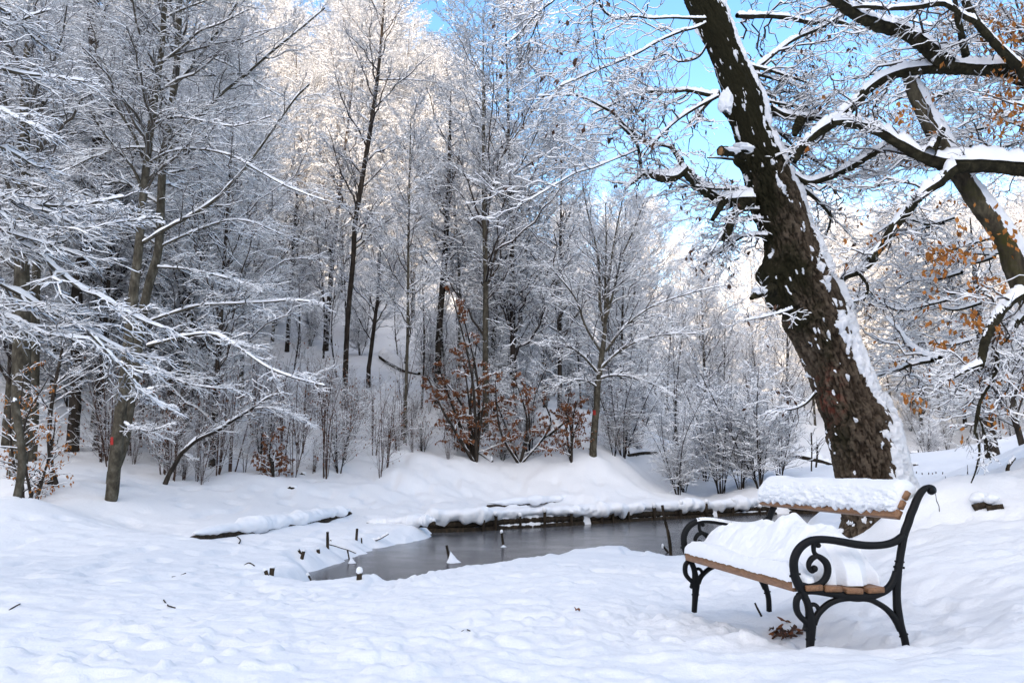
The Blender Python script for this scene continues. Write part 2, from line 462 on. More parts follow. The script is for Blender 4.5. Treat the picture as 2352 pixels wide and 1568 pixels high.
# right side
cy(2000, 1062, 44); cy(2150, 1085, 28); cy(2150, 1050, 46); cy(2220, 1040, 52); cy(2320, 985, 58); cy(2100, 1000, 62); cy(2500, 940, 50)
cy(2110, 1110, 20); cy(2060, 1125, 17); cy(2100, 1140, 13.5)
cy(2352, 1062, 9.2); cy(2290, 1092, 9.4); cy(2220, 1115, 9.6); cy(2170, 1135, 9.8); cy(2250, 1190, 8.3); cy(2330, 1180, 8.0); cy(2150, 1230, 7.7); cy(2120, 1300, 6.4); cy(2300, 1330, 5.9); cy(2330, 1420, 5.0)
cy(2352, 1018, 15); cy(2300, 1050, 15); cy(2600, 980, 14); cy(2700, 1100, 8); cy(2240, 1078, 15)
cy(2085, 1165, 9.0); cy(2050, 1190, 9.0); cy(2010, 1222, 9.2); cy(1950, 1238, 9.4); cy(2110, 1190, 8.8); cw(5.2, 11.3, .2)
CTRL = np.array(CTRL)
def _tps(d2): return .5 * d2 * np.log(d2 + 1e-6)
def fit_tps(C):
    S = np.array([1, 1]) ; p = np.stack([C[:, 0] / (1 + .0 * C[:, 1]), C[:, 1]], 1)
    # work in log-polar-like space so that near detail and far hills both fit
    q = warp(C[:, 0], C[:, 1])
    d2 = ((q[:, None] - q[None]) ** 2).sum(-1)
    n = len(C); A = np.zeros((n + 3, n + 3))
    A[:n, :n] = _tps(d2) + np.eye(n) * .002
    A[:n, n:] = np.c_[np.ones(n), q]; A[n:, :n] = A[:n, n:].T
    return q, np.linalg.solve(A, np.r_[C[:, 2] / ydist(C[:, 1]), 0, 0, 0])
def ydist(y): return np.sqrt(np.maximum(y, 0) ** 2 + 9.0)
def warp(x, y):
    yy = ydist(y)
    return np.stack([2.2 * np.clip(x / yy, -1.6, 1.6), 2.0 * np.log(yy)], -1)
TQ, TW = fit_tps(CTRL)
def base_z(x, y):
    sh = x.shape; x = x.ravel(); y = y.ravel()
    q = warp(x, y); out = np.zeros(len(x))
    for k in range(0, len(x), 60000):
        qq = q[k:k + 60000]
        d2 = ((qq[:, None] - TQ[None]) ** 2).sum(-1)
        out[k:k + 60000] = _tps(d2) @ TW[:-3] + TW[-3] + qq @ TW[-2:]
    return (out * ydist(y)).reshape(sh)

POND_Z = -.55
def pz(u, v): return at_z(u, v, POND_Z)[:2]
POND = [pz(690, 1313), pz(755, 1300), pz(800, 1286), pz(880, 1262), pz(930, 1246), pz(985, 1233), pz(985, 1222),
        pz(1080, 1219), pz(1300, 1206), pz(1560, 1190), pz(1760, 1180), pz(1900, 1178), pz(2000, 1180)]
POND = [p for p in POND]
NEAR = [at_z(u, v, z)[:2] for (u, v), z in zip(LIP, LIPZ)]
for p in NEAR[::-1][:]:
    n = np.array(p); n = n * (1 + .18 / np.linalg.norm(n)); POND.append(n)
POND = np.array(POND[:-1])
NSTEEP = (6, 12)      # polygon edges of the log wall
def pond_sd(x, y):
    sh = x.shape; p = np.stack([x.ravel(), y.ravel()], 1)
    d = np.full(len(p), 1e9); ins = np.zeros(len(p), bool); dc = np.full((3, len(p)), 1e9)
    n = len(POND)
    for i in range(n):
        a, b = POND[i], POND[(i + 1) % n]
        e = b - a; t = np.clip(((p - a) @ e) / (e @ e), 0, 1)
        dd = np.linalg.norm(p - a - t[:, None] * e, axis=1)
        ci = 1 if NSTEEP[0] <= i < NSTEEP[1] else (2 if i < NSTEEP[0] else 0)
        dc[ci] = np.minimum(dc[ci], dd)
        d = np.minimum(d, dd)
        c = (a[1] > p[:, 1]) != (b[1] > p[:, 1])
        xx = a[0] + (p[:, 1] - a[1]) * e[0] / (e[1] if abs(e[1]) > 1e-9 else 1e-9)
        ins ^= c & (p[:, 0] < xx)
    return np.where(ins, -d, d).reshape(sh), dc.reshape((3,) + sh)
BENCH_P = np.array([1.79, 4.79]); BX = np.array([.98, .186]); BX /= np.linalg.norm(BX); BL = np.array([-BX[1], BX[0]])
def height(x, y, detail=True):
    x = np.asarray(x, float); y = np.asarray(y, float)
    z = base_z(x, y)
    dist = np.sqrt(x * x + y * y)
    if detail:
        near = 1 - sstep(9, 26, dist)
        z = z + .03 * fbm2(x * .55, y * .55, 3, 3) * (1 + dist * .05)
        wx = .55 * fbm2(x * 1.3, y * 1.3, 3, 141); wy = .55 * fbm2(x * 1.3 + 9, y * 1.3, 3, 143)
        n1 = fbm2(x * 2.1 + 2.2 * wx, y * 2.9 + 2.2 * wy, 5, 21)
        ridged = 1 - abs(fbm2(x * 1.9 + 7, y * 2.7, 3, 33)) * 2
        z = z + near * (.031 * n1 + .016 * ridged)
        n2 = fbm2(x * 7.5 + 3 * wx, y * 10.5 + 3 * wy, 4, 44)
        n3 = fbm2(x * 21 + 5 * wx, y * 27 + 5 * wy, 3, 46)
        crumb = np.clip(noise2(x * 9.5 + 3 * wx, y * 11.5, 171) - .38, 0, .35) * np.clip(.4 + 1.4 * noise2(x * .9, y * .9, 172), 0, 1)
        z = z + near * .085 * crumb * (1 - sstep(7, 15, dist))
        z = z + near * .007 * n3 * (1 - sstep(5, 13, dist))
        z = z + near * .016 * n2 * (1 + .8 * noise2(x * .7, y * .7, 5))
        lump = np.clip(noise2(x * 4.2, y * 5.0, 61) - .42, 0, 1) ** .8
        z = z + .045 * lump * near * np.clip(.5 + noise2(x * .5, y * .5, 9), 0, 1)
        trod = sstep(.1, .5, noise2(x * .12 + 3, y * .12, 15)) * (1 - sstep(30, 60, dist))
        z = z - .05 * sstep(.35, .6, noise2(x * 2.9, y * 2.4, 71)) * sstep(6, 10, dist) * (1 - sstep(24, 34, dist))
        z = z + .22 * sstep(19.5, 23, y - .006 * x) * (1 - sstep(26, 34, y)) * fbm2(x * .7, y * .7, 4, 86)
        z = z + sstep(26, 45, y) * .35 * fbm2(x * .25, y * .25, 3, 81)
        # wind hollow under the bench
        bx = (x - BENCH_P[0]) * BX[0] + (y - BENCH_P[1]) * BX[1]; bl = (x - BENCH_P[0]) * BL[0] + (y - BENCH_P[1]) * BL[1]
        w = np.exp(-(((bx - .28) / .34) ** 4 + ((bl - .75) / .85) ** 4))
        z = z - .10 * w
        z = z + .05 * np.exp(-(((bx - .25) / .5) ** 2 + ((bl + .16) / .10) ** 2))
    z = z + .34 * np.exp(-((x - 4.75) / .62) ** 2 - ((y - 8.75) / .5) ** 2)
    sd, wall = pond_sd(x, y)
    sd = sd + (.16 * fbm2(x * 1.1, y * 1.1, 3, 131) + .05 * noise2(x * 4.2, y * 4.2, 132)) * np.clip(wall[1] / .8, 0, 1)
    wt = np.exp(-(wall - wall.min(0)) / .35); wt /= wt.sum(0)
    wl = .75 * wt[0] + .14 * wt[1] + 1.25 * wt[2]
    off = .12 * wt[0] + .0 * wt[1] + .55 * wt[2]
    z = z + .10 * wt[2] * np.exp(-(sd - .6) ** 2 / .8) * fbm2(x * 1.9, y * 1.9, 4, 151)
    k = sstep(0, 1, (off - sd) / wl * .5 + .0)
    k = np.clip((off - sd) / wl, 0, 1); k = k * k * (3 - 2 * k)
    return z * (1 - k) + (POND_Z - .35) * k
def hz(x, y, detail=True): return float(height(np.array([float(x)]), np.array([float(y)]), detail)[0])
def ground_pt(u, v, Yg):
    """point of the pixel ray on the ground, searched outwards from depth Yg*.7"""
    ys = np.linspace(Yg * .7, Yg * 1.4, 300)
    d = ray(u, v); pts = np.array([0, 0, EYE])[None] + d[None] * (ys / d[1])[:, None]
    h = height(pts[:, 0], pts[:, 1])
    b = np.where(pts[:, 2] <= h)[0]
    if len(b): return pts[b[0]]
    return np.array([pts[150, 0], pts[150, 1], h[150]])

def build_terrain():
    rows = 760; cols = 560
    t = np.linspace(0, 1, rows)
    Y = 1.2 * (190 / 1.2) ** t
    Y = np.r_[-12, -8, -5, -3, -1.5, -.3, .5, Y]
    a = np.linspace(-1.0, 1.0, cols); a = np.sign(a) * (abs(a) * .75 + abs(a) ** 4 * 1.6)
    X = a[None] * np.maximum(Y, 3.0)[:, None] + (np.linspace(-1, 1, cols) ** 9 * 70)[None]
    Yg = Y[:, None] + 0 * X
    Z = height(X, Yg)
    V = np.stack([X, Yg, Z], -1).reshape(-1, 3)
    ob = mesh("ground", V, grid_q(1, len(Y), cols, False), M_SNOW); tag(ob, kind="structure", label="snow covered ground")
    return ob
build_terrain()

def build_shade_ridge():
    # unseen ridge added behind the viewer; its height keeps low sun off the foreground
    n = 90
    u = np.linspace(-420, 420, n); s = np.linspace(0, 1, 40)
    dirs = np.array(SUN_AZ); perp = np.array([-dirs[1], dirs[0]])
    ss = -(14 + s * 330)
    prof = SHADE_RIDGE_H * sstep(0, 1, s / .62) - 14 * sstep(.62, 1, s)
    U, S = np.meshgrid(u, s * 330 + 14)
    X = dirs[0] * S + perp[0] * U; Yy = dirs[1] * S + perp[1] * U
    Z = prof[:, None] + 3.5 * fbm2(U * .02, S * .02, 3, 5) * s[:, None] + .05
    V = np.stack([X, Yy, Z], -1).reshape(-1, 3)
    tag(mesh("hill", V, grid_q(1, 40, n, False), M_SNOW), kind="structure", label="unseen snowy ridge added behind the viewer to shade the foreground")
SHADE_RIDGE_H = 100.8
build_shade_ridge()

# pond ice: one flat sheet inside the shore
def build_pond():
    c = POND.mean(0); ring = (POND - c) * 1.12 + c
    n = len(ring)
    V = np.c_[np.r_[ring, [c]], np.full(n + 1, POND_Z)]
    xs = np.linspace(ring[:, 0].min() - .5, ring[:, 0].max() + .5, 40); ys = np.linspace(ring[:, 1].min() - .5, ring[:, 1].max() + .5, 40)
    X, Yy = np.meshgrid(xs, ys); Z = np.full_like(X, POND_Z)
    sd, _ = pond_sd(X, Yy)
    Q = grid_q(1, 40, 40, False)
    ok = (sd.ravel()[Q] < .9).any(1)
    tag(mesh("pond", np.stack([X, Yy, Z], -1).reshape(-1, 3), Q[ok], M_ICE, smooth=False), kind="structure", label="grey frozen pond")
build_pond()
# ------------------------------------------------------------------ the bench
BFLOOR = -.14
def bpos(x, l, z): return np.array([BENCH_P[0] + BX[0] * x + BL[0] * l, BENCH_P[1] + BX[1] * x + BL[1] * l, z])
def prof(c, pts):
    """crop pixels on the plane of the near side frame -> local (x back, z)"""
    out = []
    for u, v in uv(c, pts):
        d = ray(u, v)
        # (t*d - P) . BL = 0
        t = (BENCH_P @ BL) / (d[:2] @ BL)
        p = np.array([0, 0, EYE]) + t * d
        out.append([(p[:2] - BENCH_P) @ BX, p[2]])
    return np.array(out)
_s = prof('A', [(300, 800), (1300, 800)]); A_PX = np.linalg.norm(_s[1] - _s[0]) / 1000.0
BROOT = empty("park_bench", bpos(0, 0, BFLOOR), "black cast iron park bench with light brown slats, deep in snow", "bench")
BORG = bpos(0, 0, BFLOOR)
def ironbar(acc, l, pts, widths, depth=.034, n=None, ball=False):
    p = prof('A', pts); w = np.asarray(widths, float) * A_PX
    if w.ndim == 0: w = np.full(len(p), float(w))
    if len(w) != len(p): w = np.interp(np.linspace(0, 1, len(p)), np.linspace(0, 1, len(w)), w)
    n = n or max(8, len(p) * 5)
    P3 = np.c_[p[:, 0], np.zeros(len(p)), p[:, 1]]
    C, r = smooth_path(P3, n, w / 2)
    T = np.gradient(C, axis=0); T /= np.linalg.norm(T, axis=1, keepdims=True) + 1e-9
    N = np.stack([-T[:, 2], T[:, 1] * 0, T[:, 0]], 1)
    S = 12; th = np.arange(S) * 2 * math.pi / S
    ct = np.sign(np.cos(th)) * abs(np.cos(th)) ** .75; st = np.sign(np.sin(th)) * abs(np.sin(th)) ** .75
    hd = np.minimum(depth / 2, r * 1.0)
    V = C[:, None] + N[:, None] * (r[:, None] * ct[None])[..., None]
    V[..., 1] += hd[:, None] * st[None]
    # close the ends
    V = np.concatenate([C[None, :1].repeat(S, 1) - T[:1, None] * r[0] * .35, V, C[None, -1:].repeat(S, 1) + T[-1:, None] * r[-1] * .35])
    W = bpos(0, l, 0)[None, None] + V[..., :1] * np.r_[BX, 0][None, None] + V[..., 1:2] * np.r_[BL, 0][None, None] + V[..., 2:] * np.array([0, 0, 1.0])
    acc.add(W.reshape(-1, 3), grid_q(1, len(V), S, True))
def ironball(acc, l, c, r, d=.04):
    p = prof('A', [c])[0]; R = r * A_PX
    th = np.arange(14) * 2 * math.pi / 14; ph = np.linspace(0.02, math.pi - .02, 9)
    V = np.stack([np.sin(ph)[:, None] * np.cos(th)[None] * R, np.cos(ph)[:, None] * d / 2 + 0 * th[None], np.sin(ph)[:, None] * np.sin(th)[None] * R], -1)
    W = bpos(0, l, 0)[None, None] + (V[..., :1] + p[0]) * np.r_[BX, 0] + V[..., 1:2] * np.r_[BL, 0] + (V[..., 2:] + p[1]) * np.array([0, 0, 1.0])
    acc.add(W.reshape(-1, 3), grid_q(1, 9, 14, True))
ARM = [(1150, 540), (1080, 590), (1000, 617), (920, 627), (830, 628), (720, 617), (600, 595), (480, 577), (380, 574), (310, 588), (240, 632), (195, 690), (172, 750), (167, 800), (172, 860)]
def side_frame(l):
    a = Acc()
    ironbar(a, l, [(1420, 150), (1400, 165), (1372, 150), (1378, 112), (1400, 106), (1350, 112), (1310, 150), (1272, 215), (1243, 290), (1215, 355), (1195, 420), (1165, 500), (1150, 560), (1137, 640), (1126, 700), (1115, 780), (1105, 830), (1098, 900), (1092, 960), (1090, 1040), (1092, 1120), (1098, 1200), (1112, 1280), (1130, 1360), (1148, 1420), (1160, 1460), (1172, 1530), (1180, 1660)][5:], [46, 54, 60, 62, 64, 66, 66, 66, 62, 60, 58, 58, 58, 60, 62, 66, 62, 62, 62, 68, 64, 58, 56, 56, 54, 54, 54], .04, 120)
    ironbar(a, l, [(1350, 112), (1390, 103), (1422, 118), (1428, 148), (1404, 158)], [44, 40, 34, 28, 20], .04, 24); ironball(a, l, (1400, 137), 36, .05)
    ironbar(a, l, ARM, [58, 60, 60, 60, 62, 64, 62, 60, 60, 62, 64, 66, 66, 66, 66], .042, 90)
    ironbar(a, l, [(172, 850), (178, 900), (195, 945), (215, 985), (240, 1030), (262, 1080), (285, 1130), (302, 1190), (312, 1250), (318, 1330), (320, 1400), (317, 1470), (313, 1560), (308, 1680)], [66, 68, 72, 74, 66, 58, 56, 58, 70, 92, 78, 66, 58, 54], .04, 80)
    ironbar(a, l, [(355, 590), (346, 630), (348, 680), (368, 712), (420, 745), (458, 785), (472, 840), (462, 900), (430, 950), (375, 985), (300, 1000), (230, 985)], [42, 38, 34, 38, 52, 58, 58, 56, 52, 52, 56, 60], .034, 70)
    ironbar(a, l, [(372, 722), (330, 745), (303, 790), (305, 835), (330, 862), (358, 850)], [40, 44, 40, 34, 30, 26], .034, 36)
    ironball(a, l, (352, 835), 28, .045); ironball(a, l, (386, 626), 22, .04)
    ironbar(a, l, [(350, 610), (386, 622)], [36, 30], .034, 8)
    ironbar(a, l, [(262, 1050), (300, 1042), (360, 1040), (420, 1046), (520, 1062), (620, 1080), (740, 1088), (850, 1080), (930, 1058), (1000, 1022), (1045, 970), (1070, 910), (1082, 860)], [40, 44, 50, 54, 56, 66, 78, 66, 58, 56, 54, 50, 46], .04, 60)
    ironbar(a, l, [(345, 1330), (372, 1260), (415, 1205), (480, 1150), (560, 1115), (640, 1102), (740, 1102), (840, 1110), (920, 1145), (990, 1190), (1045, 1245), (1090, 1310), (1125, 1390)], [56, 50, 48, 48, 46, 46, 48, 46, 46, 48, 52, 56, 50], .036, 70)
    ironbar(a, l, [(232, 1062), (198, 1105), (190, 1165), (200, 1222), (230, 1268), (268, 1305), (300, 1350)], [44, 50, 50, 48, 46, 46, 40], .036, 40)
    ironbar(a, l, [(300, 1175), (338, 1155), (372, 1168), (390, 1205), (376, 1242), (348, 1258), (318, 1240)], [36, 34, 34, 34, 30, 28, 26], .034, 36)
    ironbar(a, l, [(282, 1310), (270, 1345), (268, 1372)], [36, 30, 26], .034, 12); ironball(a, l, (270, 1374), 20, .04); ironball(a, l, (210, 1068), 17, .04)
    for (p, q, w) in [((135, 858), (208, 852), 16), ((132, 904), (226, 882), 18), ((1074, 768), (1156, 778), 15), ((1064, 818), (1158, 828), 18), ((1082, 798), (1146, 804), 12), ((276, 1468), (360, 1468), 16), ((1115, 1444), (1190, 1420), 14)]:
        ironbar(a, l, [p, ((p[0] + q[0]) / 2, (p[1] + q[1]) / 2), q], [w, w * 1.2, w], .06, 10)
    return a
for l in (0, 1.61):
    side_frame(l).build("side_frame", M_IRON, BROOT, org=BORG)
def plank(name, p, ax, w, th, l0, l1):
    """slat: centre p (x,z) of its cross-section, ax unit vector across, w wide, th thick"""
    ax = np.asarray(ax, float); ax /= np.linalg.norm(ax); nx = np.array([-ax[1], ax[0]])
    bev = .004; h, t = w / 2, th / 2
    cs = [(-h + bev, -t), (h - bev, -t), (h, -t + bev), (h, t - bev), (h - bev, t), (-h + bev, t), (-h, t - bev), (-h, -t + bev)]
    ls = np.r_[l0, l0 + .003, np.linspace(l0 + .01, l1 - .01, 8), l1 - .003, l1]
    V = []
    for k, l in enumerate(ls):
        sc = .0 if k in (0, len(ls) - 1) else 1.0
        for (a, b) in cs:
            q = np.asarray(p) + ax * a * (sc if sc else .0) + nx * b * (sc if sc else .0)
            V.append(bpos(q[0], l, q[1]))
    V = np.array(V) - BORG
    # flat end faces: repeat the rim at the end plane
    V = V.reshape(len(ls), 8, 3); V2 = [V[0]]
    for k in range(1, len(ls) - 1): V2.append(V[k])
    V2.append(V[-1]); V = np.array(V2)
    return mesh(name, V.reshape(-1, 3), grid_q(1, len(ls), 8, True), M_WOOD, BROOT, smooth=False)
# seat slats
fz = prof('A', [(190, 962), (190, 1050), (460, 962), (660, 985), (880, 985)])
zt = fz[0, 1]
plank("seat_slat", ((prof('A', [(215, 962)])[0, 0] + .0), (fz[0, 1] + fz[1, 1]) / 2), (0, 1), abs(fz[0, 1] - fz[1, 1]), .05, -.0 + .028, 1.60)
for cxp, cyp, tilt in ((330, 1003, .02), (500, 1012, -.03), (690, 1030, -.05), (880, 1022, .03)):
    q = prof('A', [(cxp, cyp)])[0]
    plank("seat_slat", q, (1, tilt), .105, .032, -.035, 1.645)
# backrest slats: three, following the post
BB, BT = prof('A', [(1108, 398)])[0], prof('A', [(1228, 140)])[0]
bd = BT - BB; bl_ = np.linalg.norm(bd); bd /= bl_
for k in range(3):
    c = BB + bd * (bl_ * (k + .5) / 3) + np.array([-.0, 0])
    plank("back_slat", c, bd + np.array([.05 * (k - 1), 0]), bl_ / 3 - .012, .034, .02 if k else .012, 1.70)
def snow_back():
    pr = prof('A', [(1128, 345), (1098, 335), (1072, 305), (1060, 270), (1072, 205), (1095, 140), (1130, 85), (1180, 50), (1235, 42), (1290, 62), (1318, 92), (1322, 130), (1300, 170)])
    nP, nL = 90, 420
    C = smooth_path(np.c_[pr[:, 0], np.zeros(len(pr)), pr[:, 1]], nP)[:, [0, 2]]
    nrm = np.gradient(C, axis=0); nrm = np.stack([-nrm[:, 1], nrm[:, 0]], 1); nrm /= np.linalg.norm(nrm, axis=1, keepdims=True) + 1e-9
    core = (BB + BT) / 2
    s = np.sign(((C - core) * nrm).sum(1)); nrm *= s[:, None]
    L = np.linspace(.04, 1.70, nL)
    t = np.linspace(0, 1, nP)
    LL, TT = np.meshgrid(L, t, indexing='ij')
    n1 = fbm2(LL * 14, TT * 16, 4, 91); n2 = fbm2(LL * 40, TT * 34, 3, 92); n3 = fbm2(LL * 4, TT * 3, 2, 93)
    low = 1 - sstep(.25, .5, TT)
    ends = np.minimum(1, np.sqrt(np.clip((LL - .036) / .05, 0, 1))) * np.minimum(1, np.sqrt(np.clip((1.705 - LL) / .05, 0, 1)))
    pit = np.clip(noise2(LL * 17, TT * 22, 95) - .35, 0, 1)
    D = .010 * n1 * (.5 + low) + .006 * n2 * (.15 + low) + .012 * n3 - .034 * pit * low
    rag = .012 * fbm2(L * 26, L * 0, 3, 97) + .020 * np.clip(noise2(L * 38, L * 0, 98), -.3, 1) + .008 * noise2(L * 5, L * 0, 99)
    P = C[None] + nrm[None] * D[..., None]
    P = core[None, None] + (P - core) * (.70 + .30 * ends)[..., None]
    down = np.array([-.26, -.97])
    low2 = (1 - sstep(.0, .22, TT))
    P = P + down * (rag[:, None] * low2)[..., None]
    V = np.array([BENCH_P[0], BENCH_P[1], 0]) + P[..., :1] * np.r_[BX, 0] + LL[..., None] * np.r_[BL, 0] + P[..., 1:] * np.array([0, 0, 1.0])
    # caps at both ends
    cap = lambda row: np.array([BENCH_P[0], BENCH_P[1], 0]) + core[0] * np.r_[BX, 0] + core[1] * np.array([0, 0, 1.0]) + LL[row, 0] * np.r_[BL, 0]
    V = np.concatenate([np.repeat(cap(0)[None], nP, 0)[None], V, np.repeat(cap(-1)[None], nP, 0)[None]])
    o = mesh("snow_cover", V.reshape(-1, 3) - BORG, grid_q(1, nL + 2, nP, False), M_SNOW_C, BROOT); o['label'] = "thick ragged snow cap on the backrest"
snow_back()
def snow_seat():
    nx, nl = 130, 330
    x0, x1 = prof('A', [(185, 962)])[0, 0] - .012, prof('A', [(975, 960)])[0, 0]
    X = np.linspace(0, 1, nx); L = np.linspace(.0, 1.60, nl)
    LL, XX = np.meshgrid(L, X, indexing='ij')
    xm = x0 + (x1 - x0) * XX
    lf = LL / 1.6
    front = .080 + .012 * np.sin(LL * 5 + 1)
    back = sstep(.18, .62, XX)
    ridge = .17 + .04 * noise2(LL * 2.2, LL * 0, 2) + .075 * np.exp(-((LL - .70) / .17) ** 2 - ((XX - .75) / .22) ** 2) + .055 * np.exp(-((LL - 1.10) / .11) ** 2 - ((XX - .8) / .2) ** 2) + .03 * np.exp(-((LL - 1.36) / .10) ** 2)
    ridge = ridge * (.50 + .50 * sstep(.0, .45, LL)) * (1 - .45 * sstep(1.25, 1.6, LL))
    H = front + ridge * back * (1 - .45 * sstep(.75, 1.0, XX))
    crease = .045 * np.exp(-((XX - (.24 + .05 * np.sin(LL * 6) + .04 * noise2(LL * 7, LL * 0, 3))) / .05) ** 2)
    H = H - crease * (.4 + .6 * sstep(-.3, .5, noise2(LL * 3, LL * 0, 4)))
    body = sstep(.14, .34, XX)
    H = H + body * (.058 * fbm2(LL * 4.6 + .6 * XX, XX * 2.6, 3, 61) + .014 * fbm2(LL * 17, XX * 8, 3, 67) + .05 * (.35 - abs(fbm2(LL * 3.1 + 5, XX * 2.4, 3, 64))) * .4) + .006 * fbm2(LL * 26, XX * 12, 3, 62) + .004 * fbm2(LL * 34, XX * 1.0, 2, 63) * (1 - body)
    # near end: a ragged, rounded edge with deeper bites between the slats
    endk = np.clip(LL / .16, 0, 1) ** .5
    H = H * endk
    bite = (.012 + .055 * np.clip(np.sin(XX * 20.5 + 2.2 + 1.2 * noise2(XX * 3, XX * 0, 12)), 0, 1) + .02 * noise2(XX * 13, XX * 0, 7)) * np.exp(-LL / .12)
    edge = np.minimum.reduce([np.sqrt(np.clip(XX / .07, 0, 1)), np.sqrt(np.clip((1 - XX) / .05, 0, 1)), np.sqrt(np.clip((1.605 - LL) / .06, 0, 1))])
    rag = .008 * fbm2(LL * 30, LL * 0, 3, 71)
    H = np.maximum(H, 0) * edge
    xm = xm - .005 * (1 - sstep(0, .12, XX)) * np.sin(np.clip(H / .08, 0, 1) * math.pi)
    Z = zt + .002 + H - (1 - sstep(0, .02, XX)) * (.004 - rag)
    Z = np.where((H < .010) & (XX > .05), zt - .03, Z)
    Z[0] = zt - .03; Z[-1] = zt - .03
    LP = LL + bite
    V = np.array([BENCH_P[0], BENCH_P[1], 0]) + xm[..., None] * np.r_[BX, 0] + LP[..., None] * np.r_[BL, 0] + Z[..., None] * np.array([0, 0, 1.0])
    o = mesh("snow_cover", V.reshape(-1, 3) - BORG, grid_q(1, nl, nx, False), M_SNOW_C, BROOT); o['label'] = "deep heaped snow on the seat"
snow_seat()
def snow_arm(l, th):
    p = prof('A', ARM[1:10]); C, r = smooth_path(np.c_[p[:, 0], np.zeros(len(p)), p[:, 1]], 120, np.full(len(p), 30 * A_PX))
    W = bpos(0, l, 0)[None] + C[:, :1] * np.r_[BX, 0] + C[:, 2:] * np.array([0, 0, 1.0])
    V, Q = snow_on(W[None], r[None] * .98, base=th, k=0, lump=.15, gap=-9, S=5, hmin=.2)
    o = mesh("snow_cover", V - BORG, Q, M_SNOW_C, BROOT); o['label'] = "thin snow line on the armrest"
snow_arm(1.61, .004)

# ------------------------------------------------------------------ traced trees
def trace(c, pts, Y, w, n=60, dY=0.0):
    """a traced branch: crop pixels, depth, widths in crop pixels -> (n,3),(n)"""
    q = uv(c, pts); P = []
    m = len(q)
    for k, (u, v) in enumerate(q):
        P.append(at_y(u, v, Y + dY * k / (m - 1)))
    w = np.asarray(w, float)
    if w.ndim == 0: w = np.full(m, float(w))
    if len(w) != m: w = np.interp(np.linspace(0, 1, m), np.linspace(0, 1, len(w)), w)
    return smooth_path(P, n, wpx(c, w, Y) / 2)
def rough(V, amp, sc, seed, P=None):
    d = fbm3(V[:, 0] * sc, V[:, 1] * sc, V[:, 2] * sc, 3, seed)
    return d * amp

